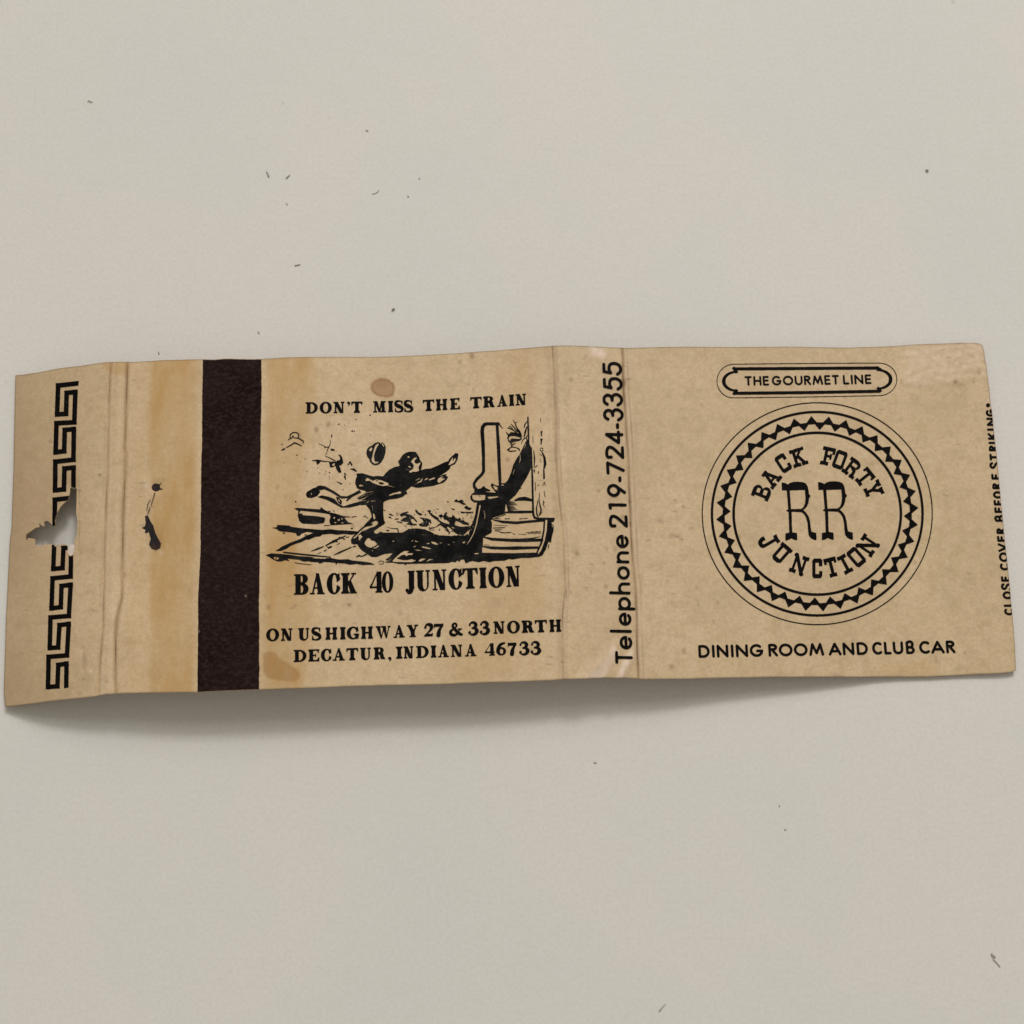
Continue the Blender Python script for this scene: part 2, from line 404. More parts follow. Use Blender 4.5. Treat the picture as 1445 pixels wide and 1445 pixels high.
M_CARD, M_INK, M_STRIKE, M_RUST, M_TABLE = make_card(), make_ink(), make_striker(), make_rust(), make_table()
def flat_mat(name, col, rough=.8):
    m, nt, bs = new_mat(name)
    c = mix(nt, noise(nt, objco(nt), 3000, 2), tuple(x*.75 for x in col), tuple(x*1.25 for x in col))
    nt.links.new(c, bs.inputs['Base Color']); bs.inputs['Roughness'].default_value = rough
    return m

# ------------------------------------------------------------------ the tabletop
def build_table():
    S = .6; T = .03
    v = [(-S, -S, 0), (S, -S, 0), (S, S, 0), (-S, S, 0), (-S, -S, -T), (S, -S, -T), (S, S, -T), (-S, S, -T)]
    f = [(0, 1, 2, 3), (7, 6, 5, 4), (4, 5, 1, 0), (5, 6, 2, 1), (6, 7, 3, 2), (7, 4, 0, 3)]
    o = mesh_obj('tabletop', v, f, M_TABLE, None, False, np.zeros(3)); tag(o, kind='structure')
build_table()

# ------------------------------------------------------------------ the matchbook cover: four panels of one card
COVER = bpy.data.objects.new('matchbook_cover', None); COL.objects.link(COVER); COVER.location = tuple(ORG)
COVER.empty_display_size = .01
tag(COVER, 'worn tan matchbook cover unfolded flat, printed in black, lying creased on the white tabletop', 'matchbook cover')

c1 = lambda p: [(x/4.817, 480+y/4.817) for x, y in p]
c2 = lambda p: [(x/4.817, 740+y/4.817) for x, y in p]
HOLE = c1([(240, 1395), (236, 1350), (215, 1348), (190, 1344), (185, 1360), (175, 1350), (178, 1320), (210, 1298), (240, 1276), (270, 1268), (264, 1240), (285, 1262), (303, 1265), (299, 1240), (308, 1228), (325, 1229), (345, 1245), (358, 1264), (368, 1262), (378, 1252), (374, 1225), (384, 1190), (395, 1160), (415, 1128), (438, 1104), (462, 1084), (474, 1040), (478, 1000), (500, 1008), (521, 1004), (520, 1100), (518, 1180), (527, 1230), (523, 1300), (517, 1340), (506, 1346), (509, 1395), (502, 1438), (490, 1460), (472, 1464), (458, 1440), (457, 1396), (440, 1384), (412, 1390), (385, 1392), (378, 1402), (365, 1385), (330, 1388), (300, 1390), (270, 1397)])

def blot(pts_list, blur, x0=0, y0=470, x1=1445, y1=1010):
    s = Sheet(x0, y0, x1, y1, 1)
    for p in pts_list: s.poly(p)
    return lambda px, py: s.sample(px, py, blur)
k3 = lambda p: [(270+x/4.817, 480+y/4.817) for x, y in p]
k8 = lambda p: [(360+x/4.817, 780+y/4.817) for x, y in p]
SPOT = k3([(1222, 330), (1232, 290), (1262, 268), (1290, 262), (1335, 268), (1372, 296), (1380, 320), (1370, 372), (1330, 388), (1260, 372), (1236, 352)])
STAIN = k8([(60, 700), (90, 675), (140, 690), (165, 735), (220, 755), (275, 795), (302, 835), (285, 860), (230, 868), (150, 858), (90, 845), (62, 800)])
spot_in, spot_e = blot([SPOT], 3), blot([SPOT], 1)
stain_in, stain_wide = blot([STAIN], 8), blot([STAIN], 60)
band1 = blot([[(216, 505), (278, 505), (276, 640), (272, 980), (212, 980), (214, 740), (212, 600)]], 26)
band2 = blot([[(378, 500), (440, 500), (447, 560), (428, 640), (420, 760), (446, 800), (440, 900), (425, 980), (374, 980), (374, 740)]], 50)
band3 = blot([[(700, 480), (755, 485), (770, 960), (640, 965), (650, 860)]], 400)
corner = blot([[(1276, 487), (1388, 482), (1391, 530), (1370, 520), (1342, 538), (1290, 548), (1274, 535)]], 60)  # patch where the glossy corner's sheen is painted pale
tape = blot([[(134, 505), (182, 505), (180, 530), (158, 528), (150, 520)]], 6)
botst = blot([[(1240, 935), (1320, 930), (1322, 958), (1240, 960)]], 40)
glint = blot([[(824, 960), (858, 925), (866, 910), (873, 922), (858, 945), (848, 960)], [(868, 960), (880, 932), (892, 914), (893, 928), (882, 950), (878, 960)], [(830, 489), (848, 490), (858, 500), (850, 506), (834, 500)]], 3)  # highlights on the buckled spine ends, painted as pale colour
rs = np.random.RandomState(3)
SMUDGE = [(880, 540, 3.5, 6, .75), (886, 535, 5, 2.2, .6), (1348, 539, 3, 3, .75), (1374, 538, 2, 2, .5), (1355, 543, 9, 3.5, .28), (1246, 776, 8, 9, .22), (1335, 840, 10, 10, .14), (1362, 921, 2, 3, .4), (1321, 930, 1.6, 6, .4), (1326, 935, 1.2, 5, .3),
          (141, 670, 2.8, 2, .6), (112, 692, 3, 2, .5), (200, 682, 5, 1.6, .4), (231, 677, 3, 1.5, .4), (202, 742, 4, 1.5, .45), (228, 768, 3, 2, .3), (210, 722, 1.5, 9, .4), (493, 853.5, 3.2, 2.2, .75), (500, 879, 4, 1.6, .4), (565, 865, 2.5, 3, .35), (416, 855, 3, 2, .4), (748, 918, 3, 3, .3), (713, 845, 1, 3, .3), (700, 850, 12, 8, .18), (668, 550, 1.6, 4, .4), (662, 542, 2, 2, .4),
          (845, 693, 1.8, 1.8, .7), (826, 503, 1.6, 1.6, .5), (953, 706, 1.8, 1.5, .6), (964, 715, 2, 1.5, .7), (949, 755, 4, 2, .45), (955, 757, 4, 1.4, .5), (962, 761, 2.5, 2, .5), (915, 762, 3, 2, .4), (932, 736, 3.5, 2.5, .35), (952, 722, 4, 1, .5), (835, 796, 3, 1.2, .5), (852, 795, 1.6, 1.6, .6), (834, 808, 1.3, 3, .4), (799, 838, 1.3, 8, .55), (806, 836, 1.5, 3, .4), (800, 560, 5, 60, .10), (785, 600, 4, 70, .28), (790, 900, 3, 50, .22), (897, 620, 3.5, 60, .10),
          (1016, 850, 30, 20, .07), (1145, 800, 60, 30, .05), (1060, 755, 12, 14, .12), (1290, 545, 22, 5, .13), (1315, 575, 20, 6, .08), (1270, 593, 2.5, 2.5, .35), (990, 571, 1.5, 1.5, .5), (300, 650, 2, 2, .2), (120, 935, 3.5, 16, .22), (122, 958, 10, 12, .16), (90, 618, 5, 4, .1), (118, 958, 2, 3, .4), (55, 880, 25, 1.5, .12), (40, 905, 20, 1.2, .1), (1180, 953, 7, 3, .3), (1280, 905, 4, 4, .2)]
def smudges(px, py):
    g = np.zeros_like(px)
    for x, y, rx, ry, a in SMUDGE:
        d = ((px-x)/rx)**2+((py-y)/ry)**2
        g = np.maximum(g, a*np.exp(-d))
    for C, a, s, q in ((C1, .72, .95, 0), (C1, .3, 1.6, -4), (C2, .82, .95, 0), (C2, .3, 2.2, -2), (C3, .62, 1.1, 0), (C3, .42, 1.0, 6), (C3, .30, 1.6, -5), (C4, .82, .95, 0), (C4, .58, .9, 7.5), (C4, .3, 2.0, 1.5)):
        k = .55+.45*np.sin(py/17.+q*2+1)*np.sin(py/41.+a*9)
        g = np.maximum(g, a*k*np.exp(-((px-C(py)-q)/s)**2))
    # darkened cut edges
    ed = np.minimum(np.abs(py-YT(px)), np.abs(py-YB(px))); ed = np.minimum(ed, np.minimum(np.abs(px-XL(py)), np.abs(px-XR(py))))
    g = np.maximum(g, .55*np.exp(-(ed/1.2)**2))
    g = np.maximum(g, .30*np.exp(-(((px-217)/9)**2+((py-768)/15)**2)*1.1))
    return np.clip(g, 0, 1)
def attributes(px, py):
    u = ucoord(px, py)
    vary = .75+.25*np.sin(py/43.+px/29.+.7)
    yel = .92*band1(px, py)*vary + .78*band2(px, py)*vary + .34*np.clip(band3(px, py), 0, 1)*vary + .5*tape(px, py) + .55*stain_wide(px, py) + .30*botst(px, py)
    yel = yel + .13*np.exp(-(((px-195)/30)**2)) + .10*np.clip((px-150)/60, 0, 1)*np.clip((620-px)/150, 0, 1)
    sp = np.clip((.66+.1*np.sin(px/7.)*np.sin(py/5.))*spot_in(px, py)+.95*np.clip(spot_e(px, py)*(1-spot_in(px, py))*3.2, 0, 1), 0, .9)
    st = stain_in(px, py); sp = np.maximum(sp, .42*st+.55*np.clip(4*st*(1-st)-.25, 0, 1)*.6)
    scf_sheen = 1.0*corner(px, py)*(.34+.20*np.sin(px/4.+py/3.)*np.sin(px/6.3-py/5.)) + .95*glint(px, py)+.45*np.exp(-(((px-206)/6)**2+((py-686)/4)**2))+.4*np.exp(-(((px-211)/2.2)**2+((py-712)/11)**2))+.35*np.exp(-(((px-226)/4)**2+((py-779)/3.)**2))+.3*np.exp(-(((px-112)/2.)**2+((py-690)/4.)**2))  # painted corner sheen and spine glints, then pale rims round the holes
    for C, q, a in ((C1, 4.5, .35), (C2, 6, .25), (C2, -8, .2), (C3, 3, .42), (C4, 3.8, .48), (C4, 11, .22)):
        scf_sheen = scf_sheen + a*(.6+.4*np.sin(py/13.+q)*np.sin(py/29.+a*20))*np.exp(-((px-C(py)-q)/1.7)**2)
    gl = np.clip(corner(px, py)+glint(px, py), 0, 1)
    return {'yellowing': np.clip(yel, 0, .9), 'spill': sp, 'scuff_sheen': np.clip(scf_sheen, 0, .95), 'grime': smudges(px, py), 'gloss': gl, 'browning_shade': np.clip(.34*np.clip((150-u)/50, 0, 1)*(1+.25*np.sin(py/50.))+.16*np.clip((60-u)/40, 0, 1)+.07*np.clip((u-790)/40, 0, 1)*np.clip((1300-u)/90, 0, 1)+.10*np.exp(-((u-880)/40.)**2)+.05*np.clip((u-1300)/60, 0, 1), 0, .7)}  # flap darkened to paint its tilt away from the light, most at outer edge

def pip(px, py, poly):
    ins = np.zeros(px.shape, bool); n = len(poly)
    for i in range(n):
        xa, ya = poly[i]; xb, yb = poly[(i+1) % n]
        cond = (ya > py) != (yb > py)
        if ya != yb: ins ^= cond & (px < (xb-xa)*(py-ya)/(yb-ya)+xa)
    return ins

THICK = .30
def panel(name, XA, XB_, n, m, hole=None, open_a=False, open_b=False):
    a = np.linspace(0, 1, n+1)[None, :]; b = np.linspace(0, 1, m+1)[:, None]
    y = 500+470*b+0*a; x = None
    for _ in range(8):
        x = XA(y)*(1-a)+XB_(y)*a
        y = YT(x)*(1-b)+YB(x)*b
    idx = np.arange((n+1)*(m+1)).reshape(m+1, n+1)
    F = np.stack([idx[:-1, :-1], idx[1:, :-1], idx[1:, 1:], idx[:-1, 1:]], -1).reshape(-1, 4)
    x = x.ravel(); y = y.ravel(); flag = np.zeros(len(x), int)
    if open_a: flag[idx[:, 0]] = 1
    if open_b: flag[idx[:, -1]] = 2
    if hole is not None:
        F = F[~pip(x[F].mean(1), y[F].mean(1), hole)]
        e = {}
        for f in F.tolist():
            for i in range(4):
                k = (min(f[i], f[(i+1) % 4]), max(f[i], f[(i+1) % 4])); e[k] = e.get(k, 0)+1
        bv = set(v for k, c in e.items() if c == 1 for v in k)
        H = np.array(hole); HN = np.roll(H, -1, 0)
        outer = set(idx[0].tolist()+idx[-1].tolist()+idx[:, 0].tolist()+idx[:, -1].tolist())
        for v in bv-outer:
            p = np.array([x[v], y[v]]); d = HN-H; t = np.clip(((p-H)*d).sum(1)/(d*d).sum(1), 0, 1); q = H+d*t[:, None]
            j = int(np.argmin(((q-p)**2).sum(1)))
            if ((q[j]-p)**2).sum() < 4: x[v], y[v] = q[j]
    z = zmm(x, y)
    top = world(x, y, z); nv = len(x)
    und = top.copy(); und[:, 2] -= THICK*1e-3
    e = {}
    for f in F.tolist():
        for i in range(4):
            u_, v_ = f[i], f[(i+1) % 4]; k = (min(u_, v_), max(u_, v_))
            e.setdefault(k, []).append((u_, v_))
    V = [top, und]; faces = F.tolist()+[[q+nv for q in f[::-1]] for f in F.tolist()]
    walls = []; ex = 0
    wt, wmap = [], {}
    def wv(i, lowr):
        k = (i, lowr)
        if k not in wmap: wmap[k] = 2*nv+len(wt); wt.append(und[i] if lowr else top[i])
        return wmap[k]
    for k, l in e.items():
        if len(l) != 1: continue
        u_, v_ = l[0]
        if flag[u_] and flag[u_] == flag[v_]: continue
        faces.append([wv(u_, 0), wv(u_, 1), wv(v_, 1), wv(v_, 0)])
    allv = np.concatenate([top, und, np.array(wt).reshape(-1, 3)])
    src = [None]*len(wt)
    for (i, lw), j in wmap.items(): src[j-2*nv] = i
    px = np.concatenate([x, x, x[src] if len(src) else []]); py = np.concatenate([y, y, y[src] if len(src) else []])
    o = mesh_obj(name, allv, faces, M_CARD, COVER)
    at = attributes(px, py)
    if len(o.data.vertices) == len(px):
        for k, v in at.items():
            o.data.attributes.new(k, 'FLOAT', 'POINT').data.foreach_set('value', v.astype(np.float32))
    return o
FLAP = panel('tuck_flap', XL, C1, 130, 420, HOLE, open_b=True)
FOLD = panel('fold_strip', C1, C2, 22, 420, open_a=True, open_b=True)
BACK = panel('back_panel', C2, C3, 300, 210, open_a=True, open_b=True)
SPINE = panel('spine', C3, C4, 64, 210, open_a=True, open_b=True)
FRONT = panel('front_panel', C4, XR, 260, 210, open_a=True)

# ------------------------------------------------------------------ letters
def ell(cx, cy, rx, ry, a0=0, a1=360, n=40):
    a = np.radians(np.linspace(a0, a1, n)); return [(cx+rx*math.cos(t), cy+ry*math.sin(t)) for t in a]
def rect(x0, y0, x1, y1): return [(x0, y0), (x1, y0), (x1, y1), (x0, y1)]
def vs(pts, wd):                                    # a stroke of changing width, as polygons
    P = np.array(pts, float); n = len(P); W = np.full(n, float(wd)) if np.isscalar(wd) else np.interp(np.linspace(0, 1, n), np.linspace(0, 1, len(wd)), wd)
    out = []
    for i in range(n-1):
        d = P[i+1]-P[i]; L = math.hypot(*d)
        if L < 1e-9: continue
        nn = np.array([-d[1], d[0]])/L
        out.append([tuple(P[i]+nn*W[i]/2), tuple(P[i+1]+nn*W[i+1]/2), tuple(P[i+1]-nn*W[i+1]/2), tuple(P[i]-nn*W[i]/2)])
    for i in range(n): out.append(ell(P[i][0], P[i][1], W[i]/2, W[i]/2, 0, 360, 14))
    return out
def smooth(pts, k=3):
    P = np.array(pts, float)
    for _ in range(k):
        Q = [P[0]]
        for a, b in zip(P[:-1], P[1:]): Q += [a*.75+b*.25, a*.25+b*.75]
        P = np.array(Q+[P[-1]])
    return P
def serif_glyph(ch, W, s, t):
    """bold bracketed serif capital in [0,W] x [0,1]; returns (ink?, polygon) steps"""
    o = []; B = lambda p: o.append((True, p)); E = lambda p: o.append((False, p)); VB = lambda p, w: [B(q) for q in vs(p, w)]
    f = min(.11, W*.1); hs = t*.95
    def st(x, w, lo=True, up=True, fl=f, fr=f):
        B(rect(x, 0, x+w, 1))
        for y0, sg, on in ((0, 1, lo), (1, -1, up)):
            if on: B([(x-fl, y0), (x+w+fr, y0), (x+w+fr, y0+sg*hs*.8), (x+w, y0+sg*hs*1.9), (x, y0+sg*hs*1.9), (x-fl, y0+sg*hs*.8)])
    if ch == 'I': st((W-s)/2, s, fl=(W-s)/2, fr=(W-s)/2)
    elif ch == 'H':
        q = f*.75; st(q, s*.9, fl=q, fr=q*.7); st(W-q-s*.9, s*.9, fl=q*.7, fr=q); B(rect(q, .5-t*.5, W-q, .5+t*.5))
    elif ch == 'D':
        cx = max(s+f, W*.45); B(ell(cx, .5, W-cx, .5, -90, 90)+[(f, 1), (f, 0)])
        E(ell(cx*.92, .5, W-s*.92-cx*.92, .5-t, -90, 90)+[(f+s, 1-t), (f+s, t)]); B(rect(f, 0, f+s, 1)); B(rect(0, 0, f*1.6, hs)); B(rect(0, 1-hs, f*1.6, 1))
    elif ch in 'O0':
        B(ell(W/2, .5, W/2, .52)); k = s*.98 if ch == 'O' else s*1.02; E(ell(W/2, .5, max(.09, W/2-k), .52-t))
    elif ch == 'N':
        ts = t*1.15; x0 = f*1.2; x1 = W-f-ts
        B(rect(x0, 0, x0+ts, 1)); B(rect(x1, 0, x1+ts, 1)); B([(0, 1), (x0+s*.8, 1), (x1+ts, 0), (x1+ts-s*.92, 0), (x0-.02, 1-hs)])
        B(rect(0, 1-hs, x0+ts, 1)); B(rect(0, 0, x0+ts+f, hs)); B(rect(x1-f, 1-hs, W, 1))
    elif ch == 'M':
        ts = t*1.15; x0 = f; xm = W*.47; B(rect(x0, 0, x0+ts, 1)); B([(x0, 1), (x0+s, 1), (xm+s*.45, .03), (xm-s*.2, .03)])
        B([(xm-.02, .03), (xm+t, .03), (W-f-s+.04, 1), (W-f-s-.06, 1)]); B(rect(W-f-s, 0, W-f, 1))
        B(rect(0, 0, x0+ts+f, hs)); B(rect(W-2*f-s, 0, W, hs)); B(rect(0, 1-hs, x0+s, 1)); B(rect(W-f-s, 1-hs, W, 1))
    elif ch == 'T':
        st(W/2-s/2, s, up=False, fl=f*1.1, fr=f*1.1); B(rect(.01, 1-t*1.25, W-.01, 1))
        B([(.0, 1), (.10, 1), (.15, 1-t*1.2), (.05, .68), (.0, .68)]); B([(W, 1), (W-.10, 1), (W-.15, 1-t*1.2), (W-.05, .68), (W, .68)])
    elif ch == 'E':
        st(f, s, fr=.02); B(rect(f, 1-t, W, 1)); B(rect(f, 0, W, t)); B(rect(f+s, .5-t*.5, W*.66, .5+t*.5))
        B([(W-.03, 1), (W-.04, .69), (W-.10, .69), (W-.2, 1-t)]); B([(W, 0), (W, .34), (W-.06, .34), (W-.22, t)]); B([(W*.62, .36), (W*.70, .36), (W*.70, .64), (W*.62, .64)])
    elif ch == 'S':
        p = smooth([(W*.86, .74), (W*.80, .95), (W*.50, .985), (W*.16, .93), (W*.12, .66), (W*.45, .52), (W*.86, .40), (W*.93, .14), (W*.58, .01), (W*.20, .03), (W*.10, .28)])
        VB(p, [t*.7, t*.9, s*.72, s*1.05, s*.72, t*.9, t*.7]); B([(W*.80, .98), (W*.93, 1.0), (W*.93, .66), (W*.86, .66)]); B([(.02, 0), (.14, 0), (.10, .36), (.03, .36)])
    elif ch in 'CG':
        B(ell(W*.54, .5, W*.54, .52)); E(ell(W*.58, .5, W*.58-s*1.02, .52-t)); E([(W*.62, .50), (W*1.3, .80), (W*1.3, .20)] if ch == 'C' else [(W*.62, .46), (W*1.3, .78), (W*1.3, .46)])
        E(rect(W*.93, .30 if ch == 'C' else .4, W*1.4, .70)); B([(W*.88, .64), (W*.97, .64), (W*.97, 1.0), (W*.92, 1.0), (W*.72, .9)])
        if ch == 'C': B([(W*.93, .36), (W*.99, .36), (W*.94, .13), (W*.75, .05), (W*.70, .10)])
        else: B(rect(W*.72, .03, W*.72+s*.85, .44)); B(rect(W*.58, .44-hs, W, .44))
    elif ch == 'A':
        a = W*.47; B([(f*1.1, 0), (f*1.1+t*1.05, 0), (a+t*.7, .99), (a-.03, 1.0)]); B([(a-.06, 1.02), (a+.10, 1.02), (W-f*.7, 0), (W-f*.7-s*1.05, 0)])
        B(rect(W*.25, .27, W*.7, .27+t)); B(rect(0, 0, f*2.2+t, hs)); B(rect(W-f*1.6-s, 0, W, hs))
    elif ch == 'R':
        st(f, s, fr=f*.8); cx = f+s+.05; B(ell(cx, .74, W*.88-cx, .26, -90, 90)+[(f, 1), (f, .48)]); E(ell(cx, .745, W*.88-cx-s*.88, .26-t, -90, 90)+[(f+s, 1-t), (f+s, .49+t)])
        B(rect(f, 0, f+s, 1)); p = smooth([(cx+.02, .48), (W*.70, .44), (W*.72, .2), (W*.90, .06)]); VB(p, [s*.4, s*1.0, s*.9, t]); B(rect(W*.8, 0, W, hs)); B([(W*.55, .25), (W*.82, .25), (W*.98, .0), (W*.62, .02)])
    elif ch == 'B':
        cx = f+s+.08; B(ell(cx, .76, W*.95-cx, .24, -90, 90)+[(f, 1), (f, .5)]); B(ell(cx, .275, W-cx, .275, -90, 90)+[(f, .55), (f, 0)])
        E(ell(cx-.05, .76, W*.95-cx+.05-s*.95, .24-t, -90, 90)+[(f+s, 1-t), (f+s, .52+t)]); E(ell(cx-.05, .27, W-cx+.05-s*1.0, .265-t, -90, 90)+[(f+s, .535-t), (f+s, t)])
        B(rect(f, 0, f+s, 1)); B(rect(0, 0, f*1.5, hs)); B(rect(0, 1-hs, f*1.5, 1))
    elif ch == 'U':
        r = W-f-t*1.1; xl = f; B(rect(xl, .3, xl+s, 1)); B(rect(r, .3, r+t*1.1, 1)); cx = (xl+r+t*1.1)/2; rx = (r+t*1.1-xl)/2
        B(ell(cx, .32, rx, .345, 180, 360)); E(ell((xl+s+r)/2, .32, (r-xl-s)/2, .345-t*1.1, 180, 360)); E(rect(xl+s, .31, r, .9))
        B(rect(0, 1-hs, xl+s+f*.8, 1)); B(rect(r-f, 1-hs, W, 1))
    elif ch == 'J':
        x = W-s-f*.6; B(rect(x, .12, x+s, 1)); B(rect(x-f, 1-hs, W, 1)); VB(smooth([(x+s*.5, .2), (x+s*.35, -.04), (W*.3, -.08), (W*.12, .05)]), [s, s*.8, t*1.2, t]); B(ell(W*.17, .06, W*.17, .085))
    elif ch == 'K':
        st(f, s); B([(f+s, .40), (f+s, .52), (W*.80, 1), (W*.92, 1)]); B([(W*.38, .62), (W*.64, .62), (W-.01, 0), (W-s*1.15, 0)]); B(rect(W*.64, 1-hs, W*.95, 1)); B(rect(W-s*1.25, 0, W, hs))
    elif ch == 'W':
        B([(.03*W, 1), (.03*W+s*.95, 1), (.40*W, 0), (.33*W, 0)]); B([(.33*W, 0), (.40*W, 0), (.60*W, 1), (.53*W, 1)]); B([(.42*W, 1), (.42*W+s*.95, 1), (.74*W, 0), (.67*W, 0)]); B([(.67*W, 0), (.74*W, 0), (.93*W, 1), (.86*W, 1)])
        B(rect(0, 1-hs, .34*W, 1)); B(rect(.36*W, 1-hs, .68*W, 1)); B(rect(.80*W, 1-hs, W, 1)); B([(.33*W, 0), (.42*W, 0), (.375*W, -.02)])
    elif ch == 'Y':
        xs = W*.5-s*.42; B(rect(xs, 0, xs+s, .46)); B([(W*.06, 1), (W*.06+s*1.05, 1), (xs+s, .42), (xs, .42)]); B([(W*.80, 1), (W*.92, 1), (xs+s, .44), (xs+s*.5, .44)])
        B(rect(0, 1-hs, W*.48, 1)); B(rect(W*.66, 1-hs, W, 1)); B(rect(xs-f*1.1, 0, xs+s+f*1.1, hs))
    elif ch == '2':
        VB(smooth([(W*.20, .74), (W*.25, .93), (W*.55, 1.0), (W*.86, .88), (W*.84, .60), (W*.50, .34), (W*.16, .10)]), [s*.6, t, s*.7, s*1.05, s*.7, t*.8, t*.9]); B(ell(W*.19, .73, .10, .10))
        B([(.04, 0), (W*.96, 0), (W, .28), (W*.93, .28), (W*.8, .2), (W*.3, .22), (.06, .12)])
    elif ch == '7':
        B(rect(.02, 1-t*2.1, W, 1)); B([(.0, 1), (.08, 1), (.1, .78), (.05, .66), (0, .66)]); VB(smooth([(W*.94, .9), (W*.60, .55), (W*.50, .30), (W*.46, .07)]), [t*.9, s*.7, s*1.05, s*1.1])
    elif ch == '3':
        VB(smooth([(W*.16, .80), (W*.28, .98), (W*.66, 1.0), (W*.88, .80), (W*.72, .57), (W*.40, .53)]), [s*.5, t, s*.7, s*.95, s*.6, t*.8]); VB(smooth([(W*.40, .53), (W*.80, .52), (W*.98, .28), (W*.74, .02), (W*.30, .0), (W*.10, .18)]), [t*.8, s*.6, s*1.05, s*.75, t, s*.55])
        B(ell(W*.16, .21, .10, .105)); B(ell(W*.18, .79, .085, .09))
    elif ch == '4':
        x = W*.56; s = s*.92; B(rect(x, 0, x+s*.98, 1.02)); B([(x+s*.5, 1.02), (x+s*.1, 1.02), (.0, .27), (.0, .33)]); B([(x, .92), (x+.08, 1.02), (.10, .30), (0, .28)]); B(rect(0, .22, W, .22+t*1.1)); E([(x-.015, .70), (x-.015, .22+t*1.2), (.17, .22+t*1.2)]); B(rect(x-f, 0, x+s+f, hs))
    elif ch == '6':
        B(ell(W*.5, .33, W*.5, .345)); VB(smooth([(W*.88, 1.0), (W*.45, .92), (W*.22, .62), (W*.17, .35)]), [t, s*.7, s, s*1.0]); E(ell(W*.53, .32, max(.06, W*.5-s*.85), .345-t*1.1))
    elif ch == '&':
        VB(smooth([(W*.98, .50), (W*.80, .46), (W*.66, .14), (W*.36, -.02), (W*.08, .14), (W*.12, .40), (W*.44, .58), (W*.62, .78), (W*.50, 1.0), (W*.30, .92), (W*.26, .74), (W*.48, .44), (W*.74, .14), (W*.97, .04)], 3), [t*.7, t*.7, s*.5, s*.8, s*.75, t, s*.5, s*.5, s*.6, s*.75, s*.8, s*.6]); B(rect(W*.66, .50-t*.4, W, .50+t*.5))
    elif ch in "',":
        y = .90 if ch == "'" else .07; B(ell(W*.5, y, W*.48, .115)); VB(smooth([(W*.86, y), (W*.85, y-.14), (W*.30, y-.25)]), [.1, .09, .03])
    return o
